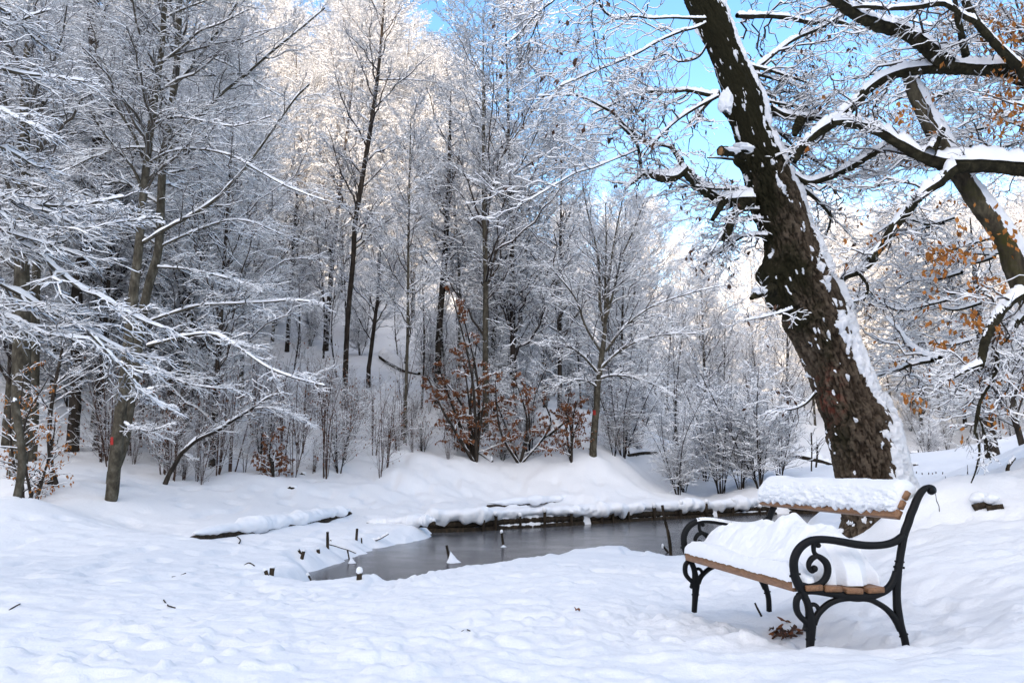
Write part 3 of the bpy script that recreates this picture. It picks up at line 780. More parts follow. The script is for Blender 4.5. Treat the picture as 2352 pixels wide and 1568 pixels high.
def oak_trunk():
    LR = [('T', -1900, 60, 90), ('T', -1300, 90, 190), ('T', -700, 170, 370), ('T', -300, 250, 500), ('T', -120, 290, 560), ('T', 0, 330, 600), ('T', 200, 430, 660), ('T', 400, 510, 740), ('T', 600, 565, 835), ('T', 800, 620, 885), ('T', 1000, 680, 975), ('T', 1200, 728, 1055), ('T', 1400, 805, 1125)]
    LR += [('B', 200, 262, 655), ('B', 300, 325, 705), ('B', 400, 350, 748), ('B', 500, 400, 770), ('B', 700, 482, 835), ('B', 900, 545, 910), ('B', 1000, 577, 978), ('B', 1100, 603, 1018), ('B', 1200, 630, 1045), ('B', 1300, 652, 1062), ('B', 1400, 672, 1085), ('B', 1500, 690, 1130), ('B', 1600, 690, 1200), ('B', 1750, 680, 1290)]
    P, R = [], []
    for c, y, a, b in LR[::-1]:
        (ul, v), (ur, _) = uv(c, [(a, y), (b, y)])
        P.append(at_y((ul + ur) / 2, v, 9.6)); R.append((ur - ul) / 2 / F_PX * 9.6 * .93)
    nK, S = 760, 200
    C, r = smooth_path(P, nK, R)
    T, A, B = frames_trunk(C[None]); T, A, B = T[0], A[0], B[0]
    th = np.arange(S + 1) * 2 * math.pi / S
    s = np.r_[0, np.cumsum(np.linalg.norm(np.diff(C, axis=0), axis=1))]
    TH, SS = np.meshgrid(th, s)
    # bark plates: cells on the wrapped (angle, length) sheet
    nu, lv = 30, .27
    gx = TH / (2 * math.pi) * nu + .9 * fbm3(np.cos(TH) * 4, np.sin(TH) * 4, SS * 4, 3, 4) + .75 * noise(np.cos(TH) * 14, np.sin(TH) * 14, SS * 9, 4); gy = SS / lv + 1.0 * fbm3(np.cos(TH) * 5, np.sin(TH) * 5, SS * 3, 3, 6)
    ix, iy = np.floor(gx), np.floor(gy); f1 = np.full(gx.shape, 9.0); f2 = f1.copy(); cell = np.zeros(gx.shape)
    for dx in (-1, 0, 1):
        for dy in (-1, 0, 1):
            cx_, cy_ = ix + dx, iy + dy; w = np.mod(cx_, nu)
            px_ = cx_ + .15 + .7 * _h(w, cy_, w * 0, 7); py_ = cy_ + .1 + .8 * _h(w, cy_, w * 0, 8)
            d = np.sqrt((gx - px_) ** 2 + ((gy - py_) * .8) ** 2)
            n1 = d < f1
            f2 = np.where(n1, f1, np.minimum(f2, d)); cell = np.where(n1, _h(w, cy_, w * 0, 9), cell); f1 = np.minimum(f1, d)
    plate = sstep(.0, .26, f2 - f1 + .12 * fbm3(np.cos(TH) * 22, np.sin(TH) * 22, SS * 16, 2, 77))
    fine = fbm3(np.cos(TH) * 9, np.sin(TH) * 9, SS * 14, 3, 31)
    big = fbm3(np.cos(TH) * 1.6, np.sin(TH) * 1.6, SS * 1.6, 3, 41)
    upper = sstep(4.6, 5.4, SS - 0)            # smoother, mossy top
    D = (.032 * plate + .012 * cell * plate) * (1 - .7 * upper) + .014 * fine + .006 * fbm3(np.cos(TH) * 30, np.sin(TH) * 30, SS * 20, 2, 32) + .035 * big - .038
    hgt = C[:, 2][:, None] + 0 * TH
    # burls and the swelling above the pond
    def bulge(c, x, y, ang, sa, sz, h):
        u, v = uv(c, [(x, y)])[0]; z0 = at_y(u, v, 9.6)[2]
        da = (TH - ang + math.pi) % (2 * math.pi) - math.pi
        return h * np.exp(-(da / sa) ** 2 - ((hgt - z0) / sz) ** 2)
    # which angle points left (-x)?
    axl = math.atan2(-B[200, 0], -A[200, 0]) % (2 * math.pi)
    LEFT = axl; CAM = math.atan2(-B[200, 1], -A[200, 1]) % (2 * math.pi)
    D = D + bulge('B', 250, 110, LEFT, .45, .16, .17) + bulge('B', 300, 235, LEFT, .5, .10, .10) + bulge('B', 350, 400, LEFT, .5, .14, .05) + bulge('T', 560, 600, LEFT + .2, .5, .13, .07) + bulge('T', 640, 900, LEFT, .5, .10, .10)
    D = D + .22 * np.exp(-((hgt - 0.15) / .22)) * .35 * (1 + .6 * np.cos(TH * 5 + 1))*(hgt < 1.0)
    RR = r[:, None] + D
    V = C[:, None] + A[:, None] * (RR * np.cos(TH))[..., None] + B[:, None] * (RR * np.sin(TH))[..., None]
    moss = np.clip(.30 * upper + .16 * sstep(2.0, 4.0, SS) + .10 * np.cos(TH - LEFT), -.2, .5) - .06
    u0, v0 = uv('B', [(590, 880)])[0]; pp = at_y(u0, v0, 9.6)
    rt = np.sqrt(((V[..., 0] - pp[0]) / .16) ** 2 + ((V[..., 2] - pp[2]) / .42) ** 2) 
    paint = np.clip(1.2 - rt, 0, 1) * (V[..., 1] < 9.6)
    org = C[0]
    root = empty("oak_tree", org, "big leaning oak with furrowed mossy bark standing behind the bench", "tree")
    UV = np.stack([TH / (2 * math.pi) * .55, SS * .25], -1).reshape(-1, 2)
    mesh("trunk", V.reshape(-1, 3) - org, grid_q(1, nK, S + 1, False), M_OAK, root, attrs={'moss': moss.ravel(), 'plate': (plate * (.55 + .25 * cell + .5 * fbm3(np.cos(TH) * 7, np.sin(TH) * 7, SS * 5, 3, 87))).ravel(), 'paint': paint.ravel()}, uvs=UV)
    # snow plastered along the right, upper side of the lean
    RIGHT = (LEFT + math.pi) % (2 * math.pi)
    turn = math.copysign(1.0, (CAM - RIGHT + math.pi) % (2 * math.pi) - math.pi)
    wrap = lambda q: (q + math.pi) % (2 * math.pi) - math.pi
    strip = np.exp(-(wrap(TH - (RIGHT + turn * .12)) / (.42 + .12 * noise2(SS * 1.3, SS * 0, 3))) ** 2)
    zone = np.exp(-(wrap(TH - (RIGHT + turn * .85)) / .55) ** 4) * (1 - .75 * sstep(2.4, 3.8, SS))
    nz1 = fbm3(np.cos(TH) * 3.0, np.sin(TH) * 3.0, SS * 3.2, 4, 51); nz2 = fbm3(np.cos(TH) * 9, np.sin(TH) * 9, SS * 8, 3, 53)
    patch = strip * .88 + zone * .80 + .90 * nz1 + .90 * nz2 - .05
    thin = np.clip((patch - .62) * .20, 0, .065)
    thin = thin * np.clip(1 - .35 * sstep(3.2, 4.2, SS) + .0, 0, 1)
    V2 = C[:, None] + A[:, None] * ((RR + thin + .006 * (thin > 0) - .004) * np.cos(TH))[..., None] + B[:, None] * ((RR + thin + .006 * (thin > 0) - .004) * np.sin(TH))[..., None]
    V2[..., 2] += thin * .25
    Q = grid_q(1, nK, S + 1, False); ok = (thin.ravel()[Q] > 0).any(1)
    mesh("snow_cover", V2.reshape(-1, 3) - org, Q[ok], M_SNOW_C, root)
    return root, org
OAK, OAKO = oak_trunk()

class Tree:
    """collects the branches of one tree and builds trunk, branches, snow and leaves"""
    def __init__(s, root, org, seed): s.root, s.org, s.g = root, np.asarray(org, float), np.random.default_rng(seed); s.br, s.sn, s.tw, s.lf, s.tr, s.limbs = Acc(), Acc(), Acc(), Acc(), Acc(), []
    def limb(s, P, R, snow=1.0, rough_amp=.18, sides=10, moss=True):
        nz = fbm3(P[:, 0] * 5, P[:, 1] * 5, P[:, 2] * 5, 3, 7)
        R2 = R * (1 + rough_amp * nz)
        V, Q = tubes(P[None], R2[None], sides)
        V = V + (s.g.normal(0, 1, V.shape) * (R2.repeat(sides) * .07)[:, None])
        s.br.add(V, Q); s.limbs.append((V, Q))
        if snow > 0:
            V, Q = snow_on(P[None], R2[None], base=.018, k=.55, S=6, lump=.30, gap=-.75, fat=snow, hmin=.3, g=s.g)
            s.sn.add(V, Q)
    def twigs(s, P, R, sides=3, base=.010, k=.7, wmin=.006, fat=1.0, hmin=.35):
        if len(P) == 0: return
        V, Q = tubes(P, R, sides); s.tw.add(V, Q)
        V, Q = snow_on(P, R, base=base, k=k, wmin=wmin, fat=fat, hmin=hmin, g=s.g); s.sn.add(V, Q)
    def build(s, mb, mt, ml=None):
        [mesh("limb", V - s.org, Q, mb, s.root) for V, Q in s.limbs]; s.tw.build("twigs", mt, s.root, org=s.org); s.sn.build("snow_cover", M_SNOW_T, s.root, org=s.org)
        if ml is not None: s.lf.build("dead_leaves", ml, s.root, smooth=False, org=s.org)
def resamp(P, R, K):
    i = np.linspace(0, len(P) - 1, K); a = np.floor(i).astype(int).clip(0, len(P) - 2); f = (i - a)
    return P[a] * (1 - f[:, None]) + P[a + 1] * f[:, None], R[a] * (1 - f) + R[a + 1] * f
def oak_twigs(t, limbs, n1=14, len1=.9, n3=5, n4=3, up=.0, leaf=.3, tilt=1.1, s0=.1):
    """crooked second to fourth order branching on traced limbs"""
    P = np.stack([resamp(p, r, 24)[0] for p, r in limbs]); R = np.stack([resamp(p, r, 24)[1] for p, r in limbs])
    g = t.g
    P2, R2 = spawn(P, R, n1, s0, 1, .85, lambda s, L, g_: np.minimum(len1, .6 * L) * (1.15 - .6 * s), 12, g, tilt=tilt, bend=-.03, wig=.14, rscale=.5, rmin=.005, up=up)
    t.twigs(P2, R2, 4, base=.011, k=.55, wmin=.004)
    P3, R3 = spawn(P2, R2, n3, .15, 1, .75, lambda s, L, g_: .5 * L * (1.1 - .6 * s), 8, g, tilt=.9, bend=-.02, wig=.14, rscale=.6, rmin=.003, minlen=.08)
    t.twigs(P3, R3, 3, base=.009, wmin=.003)
    P4, R4 = spawn(P3, R3, n4, .2, 1, .7, lambda s, L, g_: .5 * L * (1.1 - .5 * s), 5, g, tilt=.9, wig=.12, rscale=.7, rmin=.0022, minlen=.05)
    t.twigs(P4, R4, 3, base=.008, wmin=.003)
    if leaf > 0 and len(P4):
        k = g.random(len(P4)) < leaf * .25
        pts = P4[k][:, -1] + g.normal(0, .01, (k.sum(), 3))
        pts = pts.repeat(2, 0) + g.normal(0, .02, (2 * len(pts), 3))
        V, Q = leaves(pts, .075, g); t.lf.add(V, Q)
T1 = Tree(OAK, OAKO, 5)
OL = []
def ol(c, pts, w, Y=9.4, dY=0.0, snow=1.0, n=70, tw=True, tree=None):
    P, R = trace(c, pts, Y, w, n, dY); (tree or T1).limb(P, R, snow)
    if tw: OL.append((P, R))
    return P, R
ol('T', [(760, 1180), (680, 1182), (620, 1185), (540, 1165), (450, 1105), (390, 1045), (340, 985), (322, 930)], [84, 80, 72, 70, 66, 62, 54, 40])
ol('T', [(345, 1000), (290, 1045), (230, 1050), (160, 1035), (100, 1028), (60, 1060), (0, 1110)], [62, 58, 54, 40, 34, 26, 16], 9.4, -.4)
ol('O', [(1245, 1105), (1190, 1030), (1100, 1010), (1000, 990), (930, 930), (860, 870), (800, 800), (700, 740), (600, 690), (500, 665), (260, 672)], [40, 26, 24, 24, 22, 20, 18, 15, 13, 11, 7], 9.4, -.8)
ol('O', [(985, 1190), (972, 1080), (950, 1000), (885, 920), (830, 870)], [26, 24, 22, 18, 12], 9.1, -.3)
ol('O', [(960, 1040), (900, 1070), (800, 1110), (650, 1170), (520, 1210), (300, 1340), (120, 1440)], [14, 13, 12, 11, 10, 8, 5], 9.0, -.5)
ol('T', [(690, 1200), (640, 1270), (610, 1340), (590, 1420)], [60, 62, 60, 40], 9.3, -.1, 0, tw=False)
ol('T', [(580, 1190), (550, 1240), (515, 1295)], [40, 36, 26], 9.3, -.1, 0, tw=False)
ol('O', [(1530, 660), (1480, 665), (1400, 650), (1300, 630), (1200, 640), (1050, 640), (930, 650), (800, 720), (640, 800)], [46, 36, 32, 28, 26, 24, 18, 14, 9], 9.5, .4)
ol('O', [(1520, 670), (1350, 760), (1230, 840), (1120, 940), (1050, 1010), (980, 1110)], [26, 24, 22, 18, 14, 8], 9.3, -.5)
ol('O', [(1480, 690), (1440, 730), (1380, 800), (1320, 860)], [24, 24, 22, 16], 9.5, .2)
ol('O', [(1430, 130), (1340, 130), (1200, 125), (1050, 130), (950, 115), (850, 125), (760, 110), (700, 40), (690, -40)], [18, 16, 15, 14, 14, 13, 12, 10, 8], 9.4, -1.2)
ol('O', [(1430, 160), (1360, 195), (1250, 225), (1100, 290), (980, 360), (850, 420), (700, 480), (560, 540), (420, 600)], [20, 18, 18, 18, 16, 16, 14, 12, 8], 9.4, -1.0)
ol('O', [(1450, 300), (1380, 400), (1250, 430), (1150, 380), (1000, 470), (860, 540)], [16, 16, 14, 12, 10, 6], 9.6, .5)
ol('O', [(700, -60), (650, 40), (640, 130), (665, 280), (690, 450), (720, 600)], [12, 10, 9, 8, 7, 4], 8.4, 0)
ol('O', [(420, -60), (370, 10), (300, 60), (200, 160), (110, 260), (20, 330)], [14, 13, 12, 11, 9, 5], 8.6, 0)
ol('O', [(300, 60), (250, 180), (200, 320), (160, 480)], [8, 7, 6, 4], 8.6, 0)
ol('T', [(660, 95), (740, 98), (800, 95), (950, 105), (1100, 135), (1250, 130), (1400, 180)], [30, 34, 32, 32, 30, 24, 18], 9.8, 1.0)
ol('T', [(640, 470), (780, 395), (900, 300), (1000, 230), (1150, 165), (1280, 90), (1400, 40)], [34, 30, 30, 28, 26, 20, 12], 9.8, 1.0)
ol('T', [(860, 640), (940, 680), (1050, 690), (1200, 710), (1290, 725)], [44, 36, 34, 34, 36], 9.7, .2)
ol('T', [(1000, 1030), (1080, 1075), (1180, 1050), (1300, 1000), (1420, 930), (1530, 868)], [34, 40, 42, 42, 42, 38], 9.5, -.2)
ol('T', [(1040, 1110), (1130, 1180), (1210, 1280), (1180, 1400)], [26, 22, 16, 10], 9.8, .6)
ol('B', [(620, 230), (680, 205), (720, 160), (800, 130), (840, 100), (900, 40)], [40, 40, 38, 40, 42, 46], 9.6, -.2)
ol('B', [(800, 140), (850, 210), (830, 290), (720, 315)], [20, 18, 14, 10], 9.4, 0)
ol('B', [(545, 850), (490, 910), (420, 945), (330, 960), (240, 975)], [16, 15, 13, 11, 6], 9.3, .4)
ol('B', [(400, 350), (330, 375), (230, 400), (120, 420)], [12, 11, 9, 5], 9.3, -.4)
for i_ in range(9):
    a = rng.uniform(.1, .9)
    y0 = 200 + 1150 * a
    xr = np.interp(y0, [0, 400, 800, 1200, 1540], [600, 745, 880, 1055, 1180])
    dx, dy = rng.uniform(180, 420), rng.uniform(-170, 260)
    ol('T', [(xr - 60, y0), (xr + dx * .3, y0 + dy * .2 + 15), (xr + dx * .65, y0 + dy * .65), (xr + dx, y0 + dy)], [24, 18, 14, 8], 9.7, rng.uniform(.2, 1.4))
for i_ in range(5):
    y0 = rng.uniform(950, 1500); xl = np.interp(y0, [0, 400, 800, 1200, 1540], [330, 510, 620, 725, 830])
    dx, dy = rng.uniform(180, 380), rng.uniform(-40, 260)
    ol('T', [(xl + 60, y0), (xl - dx * .3, y0 + dy * .1 - 10), (xl - dx * .65, y0 + dy * .5), (xl - dx, y0 + dy)], [22, 17, 13, 7], 9.5, rng.uniform(-.6, .8))
oak_twigs(T1, OL, 9, 1.15, 5, 3, leaf=.22)
# sawn stub, snapped twig and the second stub
ol('T', [(700, 900), (640, 893), (560, 890)], [90, 62, 54], 9.25, -.25, 0, tw=False)
ol('T', [(640, 940), (560, 932), (485, 930)], [16, 13, 8], 9.2, -.1, .2, tw=False)
ol('B', [(290, 235), (235, 245), (190, 265), (155, 290)], [90, 62, 48, 24], 9.3, -.15, 0, tw=False)
ol('T', [(1040, 700), (1010, 760), (1000, 800)], [60, 50, 30], 9.3, 0, 0, tw=False)
T1.build(M_LIMB, M_TWIG, M_LEAF_D)
def disc(name, c, axis, r, m, parent, org, th=.004):
    axis = np.asarray(axis, float); axis /= np.linalg.norm(axis)
    a = np.cross(axis, [0, 0, 1.0]); a /= np.linalg.norm(a); b = np.cross(axis, a)
    t = np.arange(16) * 2 * math.pi / 16
    ring = np.asarray(c) + (np.cos(t)[:, None] * a + np.sin(t)[:, None] * b) * r
    V = np.concatenate([np.repeat(np.asarray(c)[None], 16, 0) + axis * th, ring + axis * th, ring - axis * .03])
    return mesh(name, V - org, grid_q(1, 3, 16, True), m, parent, smooth=False)
disc("cut_end", at_y(*uv('T', [(560, 890)])[0], 9.0), (-.9, -.35, 0.05), wpx('T', 25, 9.0), M_CUT, OAK, OAKO)
def blob(acc, c, rx, ry, rz, g, n=26, m=16, amp=.22, sc=3.0, cut=-.3):
    th = np.arange(n) * 2 * math.pi / n; ph = np.linspace(0.01, math.pi * .80, m)
    d = np.stack([np.sin(ph)[:, None] * np.cos(th)[None], np.sin(ph)[:, None] * np.sin(th)[None], np.cos(ph)[:, None] + 0 * th[None]], -1)
    o = g.uniform(-50, 50, 3)
    k = 1 + amp * fbm3(d[..., 0] * sc + o[0], d[..., 1] * sc + o[1], d[..., 2] * sc + o[2], 4, 3)
    V = np.asarray(c) + d * k[..., None] * np.array([rx, ry, rz])
    acc.add(V.reshape(-1, 3), grid_q(1, m, n, True))
for c, x, y, Y, w, h in (('T', 592, 590, 9.25, 42, 80), ('T', 690, 868, 9.1, 70, 30), ('T', 610, 884, 9.05, 60, 20), ('B', 205, 238, 9.2, 50, 26)):
    p = at_y(*uv(c, [(x, y)])[0], Y); W = wpx(c, w, Y); a = Acc(); blob(a, p - [0, 0, wpx(c, h, Y) * .2], W, W * .8, wpx(c, h, Y), rng, amp=.55, n=40, m=28, sc=1.6); a.build("snow_cover", M_SNOW_C, OAK, org=OAKO)

# helpers for procedural limbs and twigs
def beech_twigs(t, limbs, n2=13, n3=8, n4=3, len2=1.2, K=24, base=.009, fat=1.0, wmin=.0042, tilt=.55, bend=-.05, ang=.68, s0=.12, up=.05, sides=3, rmin=.003):
    P = np.stack([resamp(p, r, K)[0] for p, r in limbs]); R = np.stack([resamp(p, r, K)[1] for p, r in limbs])
    g = t.g
    P2, R2 = spawn(P, R, n2, s0, .99, ang, lambda s, L, g_: np.minimum(len2, .42 * L) * (1.25 - .85 * s), 8, g, tilt=tilt, bend=bend, wig=.10, rscale=.5, rmin=rmin * 1.3, up=up, zflat=.2)
    t.twigs(P2, R2, sides, base, .7, wmin, fat)
    if n3:
        P3, R3 = spawn(P2, R2, n3, .15, 1, .75, lambda s, L, g_: .45 * L * (1.15 - .75 * s), 5, g, tilt=.6, bend=-.03, wig=.11, rscale=.6, rmin=rmin, minlen=.05, zflat=.1)
        t.twigs(P3, R3, 3, base * .9, .7, wmin, fat)
        if n4:
            P4, R4 = spawn(P3, R3, n4, .2, 1, .75, lambda s, L, g_: .45 * L * (1.1 - .6 * s), 3, g, tilt=.7, wig=.09, rscale=.7, rmin=rmin * .8, minlen=.04)
            t.twigs(P4, R4, 3, base * .8, .7, wmin, fat)
            return P4, R4
        return P3, R3
    return P2, R2
def auto_limbs(t, C, r, n, s0, s1, ang, ln, K=12, bend=-.10, wig=.05, rs=.45, up=.15):
    P, R = spawn(C[None], r[None], n, s0, s1, ang, lambda s, L, g_: ln * (.75 + .55 * np.sin(np.clip((s - s0) / (s1 - s0 + 1e-6), 0, 1) * 2.2 + .2) - .85 * ((s - s0) / (s1 - s0 + 1e-6)) ** 2.2) + 0 * L, K, t.g, bend=bend, wig=wig, rscale=rs, rmin=.008, side_alt=False, up=up)
    R = np.maximum(R, .006)
    return P, R
def trunk_mesh(t, C, r, m, sides=24, amp=.08, sc=5, name="trunk"):
    V, Q = tubes(C[None], r[None], sides, True)
    V2 = V.reshape(len(C), sides, 3); d = V2 - C[:, None]
    nz = 1 + amp * fbm3(V2[..., 0] * sc, V2[..., 1] * sc, V2[..., 2] * sc * .6, 3, 13)
    return mesh(name, (C[:, None] + d * nz[..., None]).reshape(-1, 3) - t.org, Q, m, t.root)
def stack_limbs(P, R): return [(P[k], R[k]) for k in range(len(P))]
# the second oak: rooted beyond the frame on the right
def right_oak():
    P = [at_y(*uv('B', [(2060, 900)])[0], 9.0), at_y(*uv('B', [(1960, 560)])[0], 9.0), at_y(*uv('B', [(1850, 330)])[0], 9.0), at_y(*uv('B', [(1735, 110)])[0], 9.0)]
    R = [wpx('B', w, 9.0) / 2 for w in (210, 180, 150, 132)]
    for x, y, w in ((2250, 1440, 112), (2170, 1320, 110), (2075, 1190, 108), (1990, 1060, 104), (1930, 980, 100), (1850, 830, 98), (1770, 680, 94), (1710, 560, 84), (1660, 440, 60)):
        P.append(at_y(*uv('T', [(x, y)])[0], 9.0)); R.append(wpx('T', w, 9.0) / 2)
    gz = hz(P[0][0] + .35, P[0][1]); P = [np.array([P[0][0] + .30, 9.0, min(gz, P[0][2]) - .1])] + P; R = [R[0] * 1.2] + R
    org = P[0]
    root = empty("oak_tree", org, "mossy oak leaning in from the right with heavy snowy limbs", "tree")
    C, r = smooth_path(P, 200, R)
    t = Tree(root, org, 9)
    V, Q = tubes(C[None], r[None], 40, True)
    V2 = V.reshape(200, 40, 3); cen = C[:, None]; d = V2 - cen
    nz = 1 + .14 * fbm3(V2[..., 0] * 6, V2[..., 1] * 6, V2[..., 2] * 4, 4, 3) + .06 * fbm3(V2[..., 0] * 22, V2[..., 1] * 22, V2[..., 2] * 9, 2, 5)
    V2 = cen + d * nz[..., None]
    mesh("trunk", V2.reshape(-1, 3) - org, Q, M_OAK2, root)
    fk = [C[6], at_y(*uv('T', [(2660, 1300)])[0], 8.9), at_y(*uv('T', [(2640, 1040)])[0], 8.8), at_y(*uv('T', [(2625, 640)])[0], 8.8), at_y(*uv('T', [(2590, 200)])[0], 8.8), at_y(*uv('T', [(2540, -400)])[0], 8.8)]
    C2, r2 = smooth_path(fk, 120, [.42, .34, .30, .24, .17, .05]); trunk_mesh(t, C2, r2, M_OAK2, 24, .14, 6)
    # snow on its upper side
    th = np.arange(40) * 2 * math.pi / 40
    nrm = d / np.linalg.norm(d, axis=-1, keepdims=True)
    face = nrm[..., 2] * .9 + nrm[..., 0] * .75
    patch = face + .55 * fbm3(V2[..., 0] * 5, V2[..., 1] * 5, V2[..., 2] * 5, 4, 8)
    thin = np.clip((patch - .42) * .16, 0, .06)
    V3 = V2 + nrm * (thin + .004)[..., None]
    ok = (thin.ravel()[Q] > 0).any(1)
    mesh("snow_cover", V3.reshape(-1, 3) - org, Q[ok], M_SNOW_C, root)
    L = []
    def rl(c, pts, w, Y=8.8, dY=0.0, snow=1.0, tw=True, n=90):
        Pp, Rr = trace(c, pts, Y, np.asarray(w) * 1.15, n, dY); t.limb(Pp, Rr, snow, .22, 12)
        if tw: L.append((Pp, Rr))
    rl('T', [(2620, 640), (2480, 560), (2352, 470), (2250, 410), (2100, 408), (1900, 395)], [110, 96, 84, 78, 72, 78], 8.8, 0, 1.0)
    rl('T', [(1930, 395), (1850, 340), (1750, 260), (1640, 190), (1500, 150), (1380, 100), (1270, 30), (1180, -40)], [86, 84, 80, 76, 70, 60, 50, 40], 8.8, -.6, 1.0)
    rl('T', [(1930, 400), (1830, 405), (1720, 412), (1620, 430), (1520, 468), (1430, 530), (1370, 600), (1290, 675), (1210, 735), (1130, 785), (1060, 850), (990, 950)], [60, 58, 54, 52, 52, 52, 52, 56, 58, 54, 48, 44], 8.8, .3, 1.0)
    rl('T', [(2645, 1060), (2560, 1040), (2440, 1010), (2352, 990), (2200, 975), (2050, 968), (1930, 970), (1800, 940), (1700, 895), (1600, 838), (1500, 778), (1400, 742), (1300, 722), (1220, 725)], [112, 110, 104, 96, 84, 84, 88, 70, 62, 58, 54, 50, 46, 40], 8.6, .2, 1.5)
    rl('T', [(1950, 990), (1905, 1020), (1850, 1075), (1760, 1135), (1690, 1215), (1620, 1295), (1570, 1350), (1520, 1440), (1440, 1540)], [60, 58, 54, 52, 50, 46, 44, 40, 34], 8.6, .2)
    rl('T', [(2620, 800), (2480, 620), (2352, 440), (2270, 350), (2160, 235), (2060, 115), (2000, 0), (1960, -80)], [60, 56, 52, 48, 46, 44, 38, 30], 8.5, -.4)
    rl('T', [(2070, 130), (1990, 90), (1920, 40), (1850, 22), (1700, 45), (1560, 50), (1400, 40), (1250, 60)], [36, 34, 32, 30, 28, 24, 18, 10], 8.0, .3)
    rl('T', [(2010, 330), (1990, 240), (1960, 100), (1940, -20)], [38, 36, 32, 26], 8.4, 0, .5)
    rl('T', [(1800, 900), (1830, 840), (1870, 760)], [60, 50, 34], 8.6, .1, 1.3, tw=False)
    rl('B', [(1900, 300), (1786, 268), (1720, 290), (1650, 360), (1590, 460), (1550, 560), (1530, 690)], [70, 62, 58, 54, 50, 44, 34], 8.5, -.3)
    rl('B', [(1530, 680), (1440, 715), (1350, 765), (1270, 790)], [32, 24, 16, 8], 8.2, 0)
    rl('B', [(1850, 330), (1760, 400), (1700, 490), (1620, 590), (1560, 670), (1500, 720)], [48, 42, 36, 34, 30, 22], 8.7, -.2)
    rl('B', [(1620, 610), (1625, 680), (1600, 760), (1530, 890), (1505, 1000), (1490, 1100)], [26, 24, 22, 20, 18, 12], 8.5, -.2, .6)
    rl('B', [(1505, 980), (1540, 1060), (1560, 1150), (1590, 1270)], [10, 9, 8, 5], 8.3, 0, .3)
    rl('B', [(1500, 1090), (1520, 1200), (1500, 1310), (1470, 1390)], [13, 12, 10, 6], 8.3, 0, .2, tw=False)
    rl('B', [(1286, 650), (1180, 620), (1100, 560), (1040, 480), (960, 400)], [26, 24, 22, 18, 10], 9.4, 1.2)
    rl('B', [(1240, 660), (1120, 680), (1020, 720), (880, 760)], [24, 22, 18, 10], 9.4, 1.0)
    for k in range(26):
        y0 = t.g.uniform(150, 2100); x0 = t.g.uniform(1700, 2380)
        rl('T', [(x0 + 150, y0 - 40), (x0, y0), (x0 - 160, y0 + t.g.uniform(-40, 60)), (x0 - 330, y0 + t.g.uniform(-60, 150))], [17, 14, 11, 6], 11.0, t.g.uniform(-.3, 2.0))
    P, R = auto_limbs(t, C2, r2, 14, .55, .98, .8, 1.8); t.twigs(P, R, 5, .012); oak_twigs(t, stack_limbs(P, R), 8, .8, 4, 2, leaf=.1)
    oak_twigs(t, L[:16], 7, 1.1, 5, 4, leaf=.10); oak_twigs(t, L[16:], 11, 1.1, 6, 4, leaf=.10)
    # clusters of orange leaves still hanging
    for c, x, y, n, sx, sy in (('T', 2220, 180, 46, 110, 80), ('T', 2260, 600, 70, 110, 150), ('T', 2290, 380, 40, 60, 120), ('B', 1560, 220, 34, 90, 50), ('B', 1330, 20, 30, 90, 30), ('B', 1470, 400, 20, 40, 40), ('B', 1290, 560, 12, 30, 20), ('B', 1640, 500, 18, 60, 30), ('B', 1470, 640, 8, 20, 20), ('B', 1140, 910, 8, 60, 25), ('T', 1930, 1480, 26, 120, 50), ('T', 1620, 660, 12, 60, 50), ('B', 1250, 130, 10, 60, 20), ('B', 1600, 900, 20, 140, 140), ('T', 2150, 1350, 30, 160, 120), ('T', 2100, 60, 24, 200, 60), ('B', 1250, 400, 16, 110, 140), ('T', 1500, 1350, 14, 160, 100), ('B', 1080, 870, 6, 40, 20)):
        q = np.array([at_y(*uv(c, [(x + np.clip(t.g.normal(0, .9), -1.2, 1.2) * sx, y + np.clip(t.g.normal(0, .9), -1.3, 1.3) * sy)])[0], 8.6 + t.g.normal(0, .25)) for _ in range(int(n * 1.9))])
        V, Q = leaves(q, .07, t.g); t.lf.add(V, Q)
    t.build(M_LIMB, M_TWIG, M_LEAF_O)
M_OAK2 = bark_mat("mossy_oak_bark", (.018, .014, .010), (.06, .048, .032), (.15, .125, .08), 10, (1, 1, .35), .8, .02, (.05, .045, .014), .60)
right_oak()
